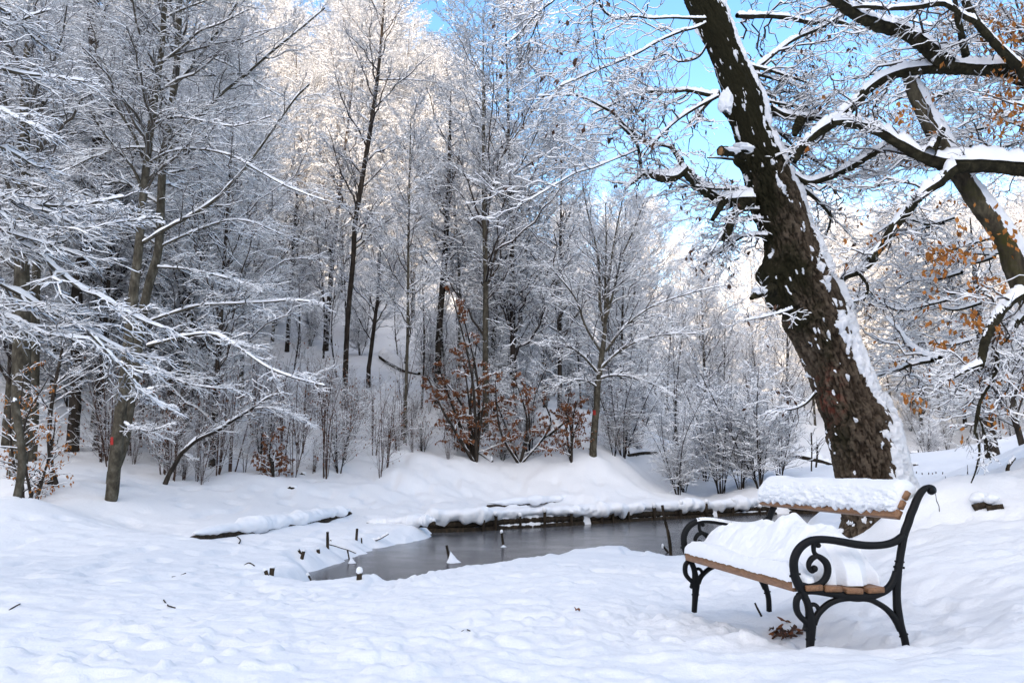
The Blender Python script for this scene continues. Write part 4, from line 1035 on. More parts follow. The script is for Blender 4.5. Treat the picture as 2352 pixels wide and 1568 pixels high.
# ------------------------------------------------------------------ beeches and saplings
def paint_mark(t, c, x, y, w, h, Y, m):
    """a painted blaze lying on the bark, bent round the trunk"""
    a, b = uv(c, [(x - w / 2, y - h / 2), (x + w / 2, y + h / 2)])
    nx, ny = 6, 6
    us = np.linspace(a[0], b[0], nx); vs_ = np.linspace(a[1], b[1], ny)
    C, r = t.trunk
    V = []
    for v in vs_:
        for u in us:
            p = at_y(u, v, Y)
            k = np.argmin(abs(C[:, 2] - p[2])); dx = np.clip((p[0] - C[k, 0]) / r[k], -.98, .98)
            V.append([C[k, 0] + dx * r[k] * 1.10, C[k, 1] - math.sqrt(1 - dx * dx) * r[k] * 1.10, p[2]])
    mesh("paint_mark", np.array(V) - t.org, grid_q(1, ny, nx, False), m, t.root)
def hero(name, label, cat, c, pts, w, Y, seed, mb, group=None, sink=.35, n=120, ext=None, sides=24, amp=.08):
    """a tree with a traced trunk; pts from the top down to the foot"""
    P, R = trace(c, pts, Y, w, n)
    P, R = P[::-1], R[::-1]
    if ext is not None:                # carry the trunk on above the picture
        d = P[-1] - P[-8]; d /= np.linalg.norm(d); d = d * .7 + np.array([0, 0, .3]); d /= np.linalg.norm(d)
        P = np.concatenate([P, P[-1] + d * np.linspace(.1, 1, 30)[:, None] * ext]); R = np.r_[R, R[-1] * (1 - .85 * np.linspace(.03, 1, 30))]
    d0 = np.array([P[0, 0], P[0, 1], min(P[0, 2], hz(P[0, 0], P[0, 1])) - sink])
    P = np.concatenate([d0[None], P]); R = np.r_[R[0] * 1.12, R]
    org = P[1].copy()
    root = empty(name, org, label, cat, group)
    t = Tree(root, org, seed); t.trunk = (P, R)
    trunk_mesh(t, P, R, mb, sides, amp)
    return t
def add_limbs(t, items, Y, Lst):
    for it in items:
        c, pts, w, *rest = it
        dY = rest[0] if rest else 0.0
        P, R = trace(c, pts, Y, w, 60, dY); t.limb(P, R, 1.0, .08, 8); Lst.append((P, R))

# the pair of beeches at the left edge of the path
t = hero("beech_tree", "slim grey beech with a red painted blaze low on its trunk", "tree", 'L', [(1040, -60), (1028, 100), (1015, 300), (992, 470), (957, 720), (935, 900), (912, 1100), (888, 1350), (868, 1568), (840, 1820), (812, 2080), (790, 2300), (768, 2480), (742, 2700), (722, 2900), (705, 3080), (694, 3140)], [32, 34, 36, 40, 44, 46, 50, 52, 56, 60, 62, 66, 70, 74, 76, 74, 70], 17.0, 21, M_BEECH, ext=5.0)
LL_ = []
add_limbs(t, [('L', [(1045, 110), (1120, 70), (1200, 40), (1300, 0), (1400, -50)], [14, 8]), ('L', [(1020, 390), (1150, 290), (1250, 200), (1380, 150), (1560, 60)], [16, 8], -.6),
    ('L', [(980, 775), (1050, 745), (1130, 735), (1300, 765), (1480, 790), (1700, 730)], [16, 7], -1.0), ('L', [(940, 1020), (1050, 960), (1200, 935), (1350, 950), (1480, 990), (1600, 1060), (1800, 1170), (2038, 1260)], [18, 8], -1.5),
    ('L', [(890, 1185), (830, 1050), (720, 920), (620, 790), (560, 680)], [20, 10], -.8), ('L', [(930, 930), (780, 930), (600, 980), (450, 1050), (320, 1110)], [16, 7], -.8), ('L', [(905, 1010), (830, 830), (760, 720), (710, 620), (600, 440), (480, 240)], [20, 10], -.5),
    ('L', [(900, 1520), (1050, 1430), (1200, 1350), (1340, 1260), (1450, 1150), (1540, 1050), (1650, 900), (1750, 760), (1850, 620), (1940, 530)], [24, 10], -1.2), ('L', [(965, 640), (880, 655), (800, 650)], [10, 5]), ('L', [(1010, 330), (960, 250), (880, 120), (790, 0)], [14, 7], -.5),
    ('N', [(880, 570), (1000, 540), (1120, 510), (1250, 500), (1350, 530), (1480, 620), (1600, 700), (1750, 760), (1941, 810)], [20, 8], -1.0), ('N', [(760, 905), (840, 850), (950, 815)], [18, 8], -.3), ('N', [(740, 1030), (800, 1060), (900, 1080), (1010, 1040)], [12, 5], -.8)], 17.0, LL_)
P, R = auto_limbs(t, *t.trunk, 26, .45, .98, .95, 2.8); t.twigs(P, R, 5, .012); LL_ += stack_limbs(P, R)
beech_twigs(t, LL_, 15, 8, 3, 1.25)
t.build(M_BEECH, M_TWIG_G)
paint_mark(t, 'N', 686, 1140, 20, 46, 17.0, M_RED)
t = hero("beech_tree", "dark mottled beech close behind the slim beech with the red blaze", "tree", 'L', [(1130, -60), (1122, 100), (1110, 400), (1085, 600), (1065, 750), (1045, 880), (1022, 1000), (1008, 1300), (992, 1568), (930, 1800), (890, 2000), (860, 2200), (830, 2420), (800, 2620), (770, 2800), (710, 2960)], [36, 40, 42, 44, 46, 48, 50, 52, 54, 56, 58, 60, 62, 64, 66, 70], 18.4, 22, M_BEECH, ext=5.0)
LL_ = []
add_limbs(t, [('L', [(1060, 950), (1150, 840), (1250, 730), (1400, 580), (1550, 460), (1700, 330), (1850, 210), (2038, 50)], [26, 10], -1.0), ('L', [(1070, 550), (1160, 470), (1270, 330), (1380, 180), (1490, 20)], [22, 12], -.5),
    ('L', [(1160, 475), (1300, 475), (1450, 465), (1560, 465)], [12, 8], -.6), ('L', [(1250, 335), (1350, 370), (1480, 430), (1600, 510), (1800, 630)], [14, 6], -.8), ('N', [(900, 420), (1050, 370), (1200, 330), (1400, 320), (1600, 310), (1750, 300), (1941, 320)], [18, 8], -1.0),
    ('N', [(930, 100), (1080, 110), (1200, 130), (1400, 180), (1560, 230)], [14, 6], -1.0), ('L', [(1020, 1540), (1150, 1480), (1300, 1420), (1450, 1380), (1600, 1400), (1760, 1470)], [16, 7], -.6), ('L', [(1040, 1090), (1200, 1060), (1380, 1030), (1560, 1090)], [14, 6]),
    ('N', [(850, 690), (960, 720), (1100, 790), (1250, 820), (1390, 830)], [14, 6], -.5)], 18.4, LL_)
P, R = auto_limbs(t, *t.trunk, 26, .35, .98, .9, 3.0); t.twigs(P, R, 5, .012); LL_ += stack_limbs(P, R)
beech_twigs(t, LL_, 15, 8, 3, 1.3)
t.build(M_BEECH, M_TWIG_G)

# a beech rooted out of the frame on the left, its boughs reaching across the corner
def overhang():
    org = np.array([-6.3, 7.4, hz(-6.3, 7.4)])
    root = empty("beech_tree", org, "overhanging beech boughs thick with snow reaching in from the left edge", "tree")
    t = Tree(root, org, 31)
    C = smooth_path(np.array([[0, 0, -.3], [.05, 0, 1], [0, .1, 3], [-.1, .1, 5], [-.1, .2, 7.5], [0, .3, 9]]) + org, 60); r = np.linspace(.17, .05, 60); t.trunk = (C, r)
    trunk_mesh(t, C, r, M_BEECH)
    X = -470
    L = []
    add_limbs(t, [('L', [(X, 1150), (-250, 1200), (0, 1232), (150, 1262), (300, 1288), (480, 1292), (600, 1270), (780, 1235)], [40, 12], .3), ('L', [(X, 330), (-200, 380), (0, 430), (150, 465), (300, 480), (550, 515)], [34, 9], .4),
        ('L', [(0, 1232), (120, 1270), (350, 1350), (520, 1430), (700, 1400), (950, 1368)], [18, 8], .3), ('L', [(X, 1300), (-200, 1370), (0, 1440), (160, 1490), (340, 1540)], [34, 9], -.2),
        ('N', [(-500, -330), (-200, -190), (0, -90), (210, 5), (330, 110), (470, 220), (620, 290), (700, 340), (850, 420), (990, 472)], [44, 10], .3), ('N', [(-500, -60), (-200, 80), (0, 200), (150, 280), (300, 370), (470, 450), (640, 550), (800, 620), (930, 650)], [36, 8], .6),
        ('N', [(-500, 230), (-200, 320), (0, 382), (120, 430), (250, 490), (400, 520), (540, 532)], [30, 9], .0), ('N', [(540, 500), (680, 650), (770, 750), (860, 850), (1030, 960)], [16, 7], .5), ('L', [(X, 20), (-200, 70), (0, 140), (60, 165), (200, 100), (320, 60)], [30, 8], .3),
        ('L', [(X, 800), (-200, 860), (0, 920), (120, 980), (220, 1040), (320, 1060)], [30, 8], .3), ('L', [(X, 600), (-200, 640), (0, 690), (140, 760), (300, 830)], [28, 8], -.3), ('L', [(X, -100), (-100, 0), (100, 120), (200, 230), (330, 330)], [28, 8], .5), ('L', [(X, 1000), (-200, 1100), (0, 1330), (110, 1420)], [24, 8], -.3)], 7.6, L)
    beech_twigs(t, L, 15, 8, 3, .95, base=.0085, wmin=.003, s0=.25)
    P, R = auto_limbs(t, C, r, 14, .3, .98, .9, 2.2); t.twigs(P, R, 4); beech_twigs(t, stack_limbs(P, R), 9, 5, 0)
    t.build(M_BEECH, M_TWIG_G)
overhang()

# left edge trunks
t = hero("beech_tree", "thick pale beech trunk at the far left, its foot in orange leaves", "tree", 'N', [(150, -900), (140, -300), (130, 200), (130, 500), (128, 700), (122, 900), (115, 1100), (112, 1240)], [56, 70, 86, 100, 100, 98, 96, 100], 19.5, 41, M_BEECH, ext=3)
L = []; P, R = auto_limbs(t, *t.trunk, 24, .35, .98, 1.0, 3.2); t.twigs(P, R, 5, .012); beech_twigs(t, stack_limbs(P, R), 14, 7, 2); t.build(M_BEECH, M_TWIG_G)
t = hero("beech_tree", "thinner beech trunk just right of the thick one at the left edge", "tree", 'N', [(240, -700), (222, 0), (210, 300), (206, 520), (203, 750), (198, 1010), (196, 1090)], [34, 44, 52, 58, 58, 60, 64], 21.0, 42, M_BEECH, ext=3)
P, R = auto_limbs(t, *t.trunk, 22, .3, .98, 1.0, 3.0); t.twigs(P, R, 5, .012); beech_twigs(t, stack_limbs(P, R), 13, 7, 2); t.build(M_BEECH, M_TWIG_G)
t = hero("broken_sapling", "bent broken-topped young trunk in front of the thick left beech", "tree", 'N', [(88, 908), (92, 940), (103, 1000), (118, 1100), (130, 1200), (130, 1290), (120, 1380), (104, 1462)], [44, 46, 44, 42, 44, 44, 44, 46], 15.0, 43, M_BEECH)
t.limb(*trace('N', [(92, 912), (84, 905), (76, 918)], 15.0, [30, 12], 10), snow=1.5); t.build(M_BEECH, M_TWIG_G)
t = hero("sapling", "thin crooked sapling with an orange-leaved twig by the left edge", "tree", 'N', [(385, 560), (370, 600), (345, 720), (330, 800), (312, 900), (300, 1000), (295, 1080), (295, 1150), (300, 1230), (310, 1310), (330, 1400)], [14, 16, 18, 20, 22, 24, 24, 26, 28, 32, 40], 17.5, 44, M_DARK)
L = []; add_limbs(t, [('N', [(335, 800), (400, 740), (440, 680)], [12, 6]), ('N', [(360, 640), (400, 610), (430, 560)], [8, 4]), ('N', [(310, 1370), (270, 1380), (205, 1375)], [16, 10])], 17.5, L)
P, R = auto_limbs(t, *t.trunk, 14, .3, 1, .9, 1.0, bend=.0); t.twigs(P, R, 4, .01); beech_twigs(t, L + stack_limbs(P, R), 8, 4, 0, .4); t.build(M_DARK, M_TWIG)
def leafy_sapling(c, base, tops, Y, seed, label, m, nleaf, mlab, group=None, size=.07, w=10, name="sapling", fat=.8):
    b = at_y(*uv(c, [base])[0], Y); b[2] = hz(b[0], b[1])
    root = empty(name, b, label, "sapling", group); t = Tree(root, b, seed); L = []
    for x, y in tops:
        e = at_y(*uv(c, [(x, y)])[0], Y + t.g.normal(0, .4)); mid = (b + e) / 2 + t.g.normal(0, .08, 3) * np.linalg.norm(e - b)
        P, R = smooth_path([b - [0, 0, .15], mid, e], 30, np.array([1, .7, .25]) * wpx(c, w, Y)); t.limb(P, R, .8, .1, 6); L.append((P, R))
    P3, R3 = beech_twigs(t, L, 9, 5, 0, .9, bend=-.10, s0=.15, up=-.02, ang=.85, fat=fat)
    pts = P3[t.g.integers(0, len(P3), nleaf), t.g.integers(1, 5, nleaf)] + t.g.normal(0, .02, (nleaf, 3))
    V, Q = leaves(pts, size, t.g); t.lf.add(V, Q)
    t.build(M_DARK, M_TWIG, m); return t
leafy_sapling('N', (165, 1300), [(150, 700), (290, 760), (60, 860), (330, 1000)], 17.0, 51, "sapling hung with orange leaves between the left-edge trunks", M_LEAF_O, 420, None)
leafy_sapling('N', (225, 1310), [(330, 1060), (200, 900), (400, 1180)], 16.6, 52, "low orange-leaved sapling beside the thin crooked sapling", M_LEAF_O, 240, None)
# the old dark tree with a snowy limb
t = hero("old_tree", "old black-barked tree with snow-filled forks behind the left beeches", "tree", 'L', [(560, -120), (575, 100), (588, 300), (598, 500), (606, 700), (622, 880), (612, 1040), (580, 1250), (558, 1400), (540, 1568), (490, 1750), (480, 2100), (478, 2400), (462, 2700), (450, 2800)], [50, 60, 64, 68, 74, 84, 92, 80, 74, 70, 66, 64, 66, 72, 80], 22.5, 61, M_DARK, ext=2.5, amp=.2)
L = []; add_limbs(t, [('L', [(640, 1120), (740, 1030), (850, 960), (900, 860), (925, 780)], [52, 34], .5), ('L', [(610, 800), (690, 690), (760, 580), (800, 480), (830, 380), (870, 270), (900, 150), (935, 30)], [56, 30], .4), ('L', [(575, 480), (520, 440), (420, 400)], [30, 12]), ('L', [(575, 1230), (500, 1000), (470, 900)], [30, 14])], 22.5, L)
P, R = auto_limbs(t, *t.trunk, 22, .35, .98, 1.0, 3.4); t.twigs(P, R, 5, .014); beech_twigs(t, L + stack_limbs(P, R), 13, 7, 2, fat=1.2); t.build(M_DARK, M_TWIG)
# the dark arching sapling at the edge of the path
t = hero("leaning_sapling", "dark sapling arching low to the right over the snowy path edge", "tree", 'N', [(1700, 850), (1600, 880), (1500, 950), (1400, 1010), (1300, 1075), (1180, 1130), (1085, 1215), (1040, 1290), (1010, 1340), (985, 1400)], [8, 12, 16, 20, 24, 26, 26, 26, 26, 30], 20.0, 63, M_DARK, sides=12)
t.sn.add(*snow_on(t.trunk[0][None, 12:], t.trunk[1][None, 12:], base=.015, k=.4, S=5, g=t.g))
L = []; add_limbs(t, [('N', [(1410, 1005), (1450, 985), (1510, 985)], [12, 6]), ('N', [(1500, 945), (1640, 945), (1760, 990), (1860, 1040)], [9, 4]), ('N', [(1090, 1215), (1140, 1240), (1180, 1250)], [8, 3])], 20.0, L)
beech_twigs(t, L + [(t.trunk[0][30:], t.trunk[1][30:])], 22, 6, 2, .8); t.build(M_DARK, M_TWIG)

# middle of the wood: tall trunks one can tell apart
MID = [
 ("beech_tree", "tall straight grey beech rising right of the brown-leaved bush", 'M', [(1015, -640), (1018, -300), (1022, 0), (1028, 300), (1026, 600), (1028, 900), (1026, 1050), (1026, 1145)], [14, 24, 28, 30, 32, 34, 36, 40], 29.5, M_BEECH, 34, 4.2, 4.0),
 ("beech_tree", "slim straight beech left of the brown-leaved bush", 'M', [(610, -420), (604, -150), (600, 100), (598, 350), (596, 600), (590, 800), (583, 1035)], [8, 10, 13, 15, 17, 18, 20], 27.5, M_BEECH, 26, 2.4, 2.0),
 ("pine_tree", "tall reddish-black trunk slanting up to the sunlit tops", 'M', [(460, -1150), (430, -820), (385, -500), (340, -230), (305, 0), (294, 200), (276, 380), (262, 560), (255, 700)], [14, 20, 26, 28, 28, 28, 28, 28, 30], 33.0, M_DARK, 34, 3.6, 2.0),
 ("dark_tree", "dark forked trunk standing between the slim beech and the tall grey beech", 'M', [(828, -420), (822, -200), (812, 0), (800, 200), (784, 400), (772, 560), (766, 700)], [20, 24, 28, 32, 34, 36, 38], 33.0, M_DARK, 28, 3.4, 3.0),
 ("young_tree", "thin pale trunk directly left of the tall straight grey beech", 'M', [(850, -200), (866, 0), (878, 200), (884, 400), (882, 600), (880, 780)], [8, 10, 12, 14, 15, 17], 33.5, M_BEECH, 24, 2.4, 2.0),
 ("dark_tree", "black crooked trunk leaning over the uprooted dark bank", 'M', [(440, 250), (430, 400), (418, 500), (405, 600), (390, 720), (380, 790)], [10, 16, 20, 22, 22, 24], 36.0, M_DARK, 20, 2.8, 3.0),
]
for k, (nm, lb, c, pts, w, Y, m, nl, ln, ext) in enumerate(MID):
    t = hero(nm, lb, "tree", c, pts, w, Y, 70 + k, m, ext=ext, sides=14)
    P, R = auto_limbs(t, *t.trunk, nl, .22, .99, .85, ln, bend=-.06 if k else .02); t.twigs(P, R, 5, .016, wmin=.010)
    beech_twigs(t, stack_limbs(P, R), 12, 7, 3, base=.013, wmin=.007); t.build(m, M_TWIG)
for k, (lb, pts, w, Y) in enumerate((("dark ivy-grown trunk beyond the right bank, seen under the right oak's limbs", [(1400, -500), (1425, -200), (1440, 100), (1465, 260), (1490, 420), (1515, 560)], [70, 84, 96, 104, 112, 124], 24.0), ("slim leaning trunk at the right edge above the snow bank", [(1500, -150), (1580, 30), (1680, 150), (1735, 290), (1775, 440), (1800, 540)], [24, 36, 44, 48, 52, 56], 19.0))):
    t = hero("dark_tree", lb, "tree", 'R', pts, w, Y, 140 + k, M_DARK, ext=4, amp=.2)
    P, R = auto_limbs(t, *t.trunk, 20, .3, .98, .9, 2.8); t.twigs(P, R, 5, .012); beech_twigs(t, stack_limbs(P, R), 11, 6, 2); t.build(M_DARK, M_TWIG)
# the many-stemmed hornbeam with the red mark
t = hero("hornbeam_tree", "many-stemmed hornbeam with a small red mark at the foot of the slope", "tree", 'M', [(1690, 560), (1680, 650), (1665, 760), (1655, 850), (1646, 900), (1642, 1000), (1632, 1100), (1622, 1240)], [22, 26, 30, 32, 36, 36, 38, 40], 27.5, 81, M_BEECH, sides=16)
L = []; add_limbs(t, [('M', [(1685, 580), (1700, 450), (1710, 300), (1730, 150), (1760, -20), (1800, -200)], [20, 6]), ('M', [(1680, 560), (1660, 430), (1655, 250), (1630, 80), (1590, -80), (1560, -260)], [18, 5]), ('M', [(1695, 520), (1740, 350), (1780, 180), (1850, 20), (1900, -120)], [16, 5]), ('M', [(1690, 500), (1690, 300), (1695, 100), (1690, -120)], [16, 5]),
    ('M', [(1660, 800), (1740, 720), (1850, 650), (2000, 610), (2200, 600)], [20, 6], -1), ('M', [(1655, 850), (1750, 830), (1900, 860), (2040, 920)], [14, 5], -1), ('M', [(1650, 820), (1560, 720), (1460, 660), (1350, 640)], [16, 5], -1), ('M', [(1665, 700), (1580, 560), (1520, 400), (1400, 250), (1320, 180)], [14, 5], -.5), ('M', [(1648, 900), (1580, 860), (1480, 860), (1400, 900)], [12, 5], -1.2), ('M', [(1690, 700), (1800, 560), (1950, 450), (2150, 380), (2352, 330)], [16, 5], -.8)], 27.5, L)
beech_twigs(t, L, 20, 8, 3, 1.7, base=.013, wmin=.007); t.build(M_BEECH, M_TWIG); paint_mark(t, 'M', 1628, 1038, 13, 26, 27.5, M_RED)
# brown-leaved young beeches
def leafy_bush(c, base, tops, Y, seed, label, nleaf, w=14):
    t = leafy_sapling(c, base, tops, Y, seed, label, M_LEAF, int(nleaf * 2.1), None, size=.105, w=w, name="young_beech", fat=.85)
    return t
leafy_bush('M', (975, 1150), [(835, 360), (880, 420), (900, 700), (1030, 900), (760, 760), (800, 860), (700, 830), (960, 760)], 27.0, 91, "young beech still holding brown leaves under snow left of the tall grey trunk", 1500, 10)
leafy_bush('M', (1215, 1170), [(1080, 860), (1180, 830), (1310, 920), (1240, 880), (1080, 960)], 27.5, 92, "lower brown-leaved beech bush right of the tall grey trunk", 750, 8)
leafy_bush('M', (1500, 1215), [(1500, 900), (1460, 1000), (1560, 1040), (1540, 960)], 27.2, 93, "brown-leaved bush beside the hornbeam with the small red mark", 460, 8)
leafy_bush('N', (1640, 1330), [(1600, 1180), (1640, 1060), (1690, 1230), (1650, 1200)], 22.0, 94, "small russet-leaved bush low at the edge of the bank", 320, 7)

# ------------------------------------------------------------------ background wood: kinds built once, then copied
def proto(name, kind, seed):
    g = np.random.default_rng(seed)
    root = bpy.data.objects.new(name, None); root.empty_display_size = .2
    t = Tree(root, (0, 0, 0), seed); m, mt, ml = M_BEECH, M_TWIG, None
    if kind == 'tall':
        H = g.uniform(12, 16); lean = g.normal(0, .35, 2)
        C = smooth_path([[0, 0, -.5], [0, 0, 0], [lean[0] * .3, lean[1] * .3, H * .3], [lean[0] * .8, lean[1] * .8, H * .6], [lean[0] * 1.6, lean[1] * 1.6, H]], 60); r = np.interp(np.linspace(0, 1, 60), [0, .06, .5, 1], np.array([1.3, 1, .6, .10]) * g.uniform(.11, .17))
        m = M_BEECH if g.random() < .5 else M_DARK
        trunk_mesh(t, C, r, m, 10, .06, 4)
        P, R = auto_limbs(t, C, r, 38, .14, .97, .66, H * .34, bend=-.03, wig=.09); t.twigs(P, R, 4, .018, wmin=.010)
        beech_twigs(t, stack_limbs(P, R), 12, 8, 3, 1.7, K=12, base=.017, wmin=.008, bend=-.03)
    elif kind == 'slim':
        H = g.uniform(6, 9)
        C = smooth_path([[0, 0, -.4], [0, 0, 0], [g.normal(0, .15), g.normal(0, .15), H * .4], [g.normal(0, .4), g.normal(0, .4), H]], 40); r = np.interp(np.linspace(0, 1, 40), [0, .1, 1], np.array([1.2, 1, .12]) * .055)
        trunk_mesh(t, C, r, M_DARK, 8, .05, 4); m = M_DARK
        P, R = auto_limbs(t, C, r, 15, .22, .99, .55, H * .34, bend=.02, wig=.09); t.twigs(P, R, 4, .014, wmin=.008)
        beech_twigs(t, stack_limbs(P, R), 8, 5, 2, 1.0, K=12, base=.012, wmin=.007)
    else:
        n = {'shrub': 9, 'bare': int(g.integers(2, 8)), 'leafy': 8}[kind]; H = {'shrub': 2.6, 'bare': g.uniform(1.4, 3.2), 'leafy': 1.6}[kind]; L = []
        for k in range(n):
            a = g.uniform(0, 2 * math.pi); ln = H * g.uniform(.6, 1.2); sp = g.uniform(.1, .55) if kind != 'bare' else g.uniform(.03, .32)
            P, R = smooth_path([[0, 0, -.2], [.08 * math.cos(a), .08 * math.sin(a), .1], [ln * sp * .5 * math.cos(a), ln * sp * .5 * math.sin(a), ln * .55], [ln * sp * math.cos(a + .3), ln * sp * math.sin(a + .3), ln]], 24, np.array([1.1, 1, .7, .25]) * .016 * g.uniform(.6, 1.2))
            t.limb(P, R, .7 if kind != 'bare' else .25, .05, 5); L.append((P, R))
        P3, R3 = beech_twigs(t, L, {'shrub': 16, 'bare': 10, 'leafy': 12}[kind], {'shrub': 7, 'bare': 4, 'leafy': 6}[kind], 2 if kind == 'shrub' else 0, .9, base=.011 if kind == 'shrub' else (.0025 if kind == 'bare' else .006), wmin=.006 if kind == 'shrub' else .003, tilt=.9, ang=.7, s0=.2, bend=-.1 if kind == 'shrub' else .02)
        if kind != 'shrub':
            nl = 160 if kind == 'leafy' else 34
            pts = P3[g.integers(0, len(P3), nl), -1] + g.normal(0, .02, (nl, 3)); V, Q = leaves(pts, .07, g); t.lf.add(V, Q)
            ml = M_LEAF
        m = M_DARK if kind != 'bare' else M_STEM
        mt = M_TWIG if kind != 'bare' else M_STEM
    objs = []
    for o in (t.br.build("stems", m, root), t.tw.build("branches", mt, root), t.sn.build("snow_cover", M_SNOW_T, root), t.lf.build("dead_leaves", ml or M_LEAF, root, smooth=False)):
        pass
    return root
def copy_thing(src, loc, rz, sc, label, cat, group):
    o = src.copy(); COL.objects.link(o); o.location = tuple(loc); o.rotation_euler = (0, 0, rz); o.scale = (sc, sc, sc)
    tag(o, label, cat, group)
    for ch in PROTO_CH[src.name]:
        c = ch.copy(); c.parent = o; COL.objects.link(c)
    return o
M_STEM = mat('reddish_stem_bark', (.075, .045, .034), .85, .15)[0]
PROTOS = {'tall': [proto("bare_tree", 'tall', 200 + k) for k in range(7)], 'slim': [proto("young_tree", 'slim', 230 + k) for k in range(4)], 'shrub': [proto("snowy_shrub", 'shrub', 250 + k) for k in range(3)], 'bare': [proto("twiggy_shrub", 'bare', 260 + k) for k in range(9)], 'leafy': [proto("leafy_shrub", 'leafy', 270 + k) for k in range(3)]}
PROTO_CH = {p.name: [o for o in COL.objects if o.parent == p] for v in PROTOS.values() for p in v}
PLACED = []
def scatter(kind, n, box, mind, sc, labels, cat, group, seed, keep=None):
    g = np.random.default_rng(seed); k = tries = 0
    while k < n and tries < n * 60:
        tries += 1
        Y = math.exp(g.uniform(math.log(box[2]), math.log(box[3]))); u = g.uniform(box[0], box[1]); x = (u - CX) / F_PX * Y
        if keep is not None and not keep(x, Y, u): continue
        if any((x - a) ** 2 + (Y - b) ** 2 < (mind * (.6 + Y / 80)) ** 2 for a, b in PLACED): continue
        z = hz(x, Y); PLACED.append((x, Y))
        p = PROTOS[kind][int(g.integers(len(PROTOS[kind])))]
        lab = labels(x, Y, u) if callable(labels) else labels
        copy_thing(p, (x, Y, z - .05), g.uniform(0, 6.28), g.uniform(*sc) * (.62 if kind == 'tall' and 1080 < u < 1900 and Y > 34 else 1), lab, cat, group); k += 1
side = lambda u: "left hillside" if u < 900 else ("middle hillside" if u < 1600 else "far right valley")
far = lambda Y: "low" if Y < 42 else "high"
scatter('tall', 150, (-150, 2600, 30, 100), 1.7, (.8, 1.25), lambda x, Y, u: f"bare snow-laden tree in the dense wood {far(Y)} on the {side(u)}", "tree", "bare snowy trees of the wood", 301, lambda x, Y, u: not (u > 1560 and Y < 46) and not (1850 < u < 2260 and Y < 58) and not (450 < u < 1000 and Y < 44) and base_z(np.array([x]), np.array([Y]))[0] > .8)
scatter('tall', 44, (1800, 2500, 58, 105), 1.4, (.8, 1.2), "sunlit bare tree on the far slope behind the two oaks", "tree", "sunlit trees on the far slope", 321)
scatter('tall', 24, (560, 1120, 62, 100), 1.2, (.9, 1.3), "tall bare tree high on the hill with its top in the sun", "tree", "bare snowy trees of the wood", 331)
scatter('tall', 16, (-200, 560, 22, 30), 1.8, (.7, 1.0), "bare snow-laden tree close behind the left beeches", "tree", "bare snowy trees of the wood", 311)
scatter('slim', 60, (-100, 1800, 31, 60), 1.2, (.6, 1.1), lambda x, Y, u: f"thin young tree under snow {far(Y)} on the {side(u)}", "tree", "thin young trees of the wood", 302, lambda x, Y, u: not (u > 1560 and Y < 44) and not (480 < u < 940 and Y < 38))
scatter('slim', 14, (2050, 2500, 50, 80), 1.2, (.6, 1.1), "thin young tree under snow beyond the far fence", "tree", "thin young trees of the wood", 312)
scatter('shrub', 70, (-100, 1850, 27, 60), 1.0, (.8, 1.5), lambda x, Y, u: f"snow-covered shrub among the trees {far(Y)} on the {side(u)}", "shrub", "snow-covered shrubs of the wood", 303, lambda x, Y, u: not (u > 1600 and Y < 40) and not (480 < u < 960 and Y < 42))
scatter('bare', 100, (240, 1120, 20.2, 33), .30, (.35, 1.35), lambda x, Y, u: "bare twiggy shrub on the bank " + ("left of the russet bush" if u < 610 else "between the russet bush and the brown beech"), "shrub", "bare twiggy shrubs along the bank", 304, lambda x, Y, u: ((Y - 20.3) > (u - 400) * .0075 + 1.6 * noise2(np.array([x * .8]), np.array([3.3]), 4)[0]) and u < 1060)
scatter('leafy', 26, (200, 1600, 22, 34), .7, (.6, 1.3), lambda x, Y, u: "low shrub with withered brown leaves on the " + ("left bank" if u < 700 else "slope under the trees"), "shrub", "withered-leaf shrubs on the slope", 305, lambda x, Y, u: ((Y - 20.5) > (u - 400) * .0078))
scatter('shrub', 10, (1990, 2420, 46, 70), 1.2, (.6, 1.2), "snow-covered shrub beyond the far fence", "shrub", "snow-covered shrubs of the wood", 306)
for (u, v, Y, sc, k) in ((1655, 1085, 28.5, 1.5, 0), (1700, 1092, 28, 1.35, 1), (1745, 1098, 27.5, 1.5, 2), (1790, 1090, 28.5, 1.2, 0), (1620, 1060, 31, 1.2, 1)):
    p = at_y(u, v, Y); copy_thing(PROTOS['shrub'][k], (p[0], Y, hz(p[0], Y) - .05), k * 2.1 + u, sc, "tangled snow-heaped thicket by the path left of the leaning oak", "shrub", "snow-heaped thicket by the path")
for v in PROTOS.values():
    for p in v:
        for ch in PROTO_CH[p.name]: bpy.data.objects.remove(ch)
        bpy.data.objects.remove(p)
# ------------------------------------------------------------------ the pond edge: wall, posts, logs
def lump_tube(P, R, g, sides=20, amp=.35, sc=5.0, squash=.75, hang=.0):
    T, A, B = frames(P[None]); T, A, B = T[0], A[0], B[0]
    th = np.arange(sides) * 2 * math.pi / sides; o = g.uniform(-40, 40, 3)
    V = P[:, None] + (R[:, None, None] * (np.cos(th)[None, :, None] * A[:, None] + squash * np.sin(th)[None, :, None] * B[:, None]))
    d = V - P[:, None]
    k = 1 + amp * 1.3 * fbm3(V[..., 0] * sc * .5 + o[0], V[..., 1] * sc * .5 + o[1], V[..., 2] * sc * .5 + o[2], 3, 5) + amp * .45 * fbm3(V[..., 0] * sc * 2.2 + o[1], V[..., 1] * sc * 2.2, V[..., 2] * sc * 2.2, 3, 6)
    V = P[:, None] + d * k[..., None]
    if hang: V[..., 2] -= hang * np.clip(-np.sin(th), 0, 1)[None] * np.clip(noise(V[..., 0] * 3 + o[0], V[..., 1] * 3, V[..., 2] * 0, 8), 0, 1)
    V = np.concatenate([np.repeat(P[:1], sides, 0)[None], V, np.repeat(P[-1:], sides, 0)[None]])
    return V.reshape(-1, 3), grid_q(1, len(V), sides, True)
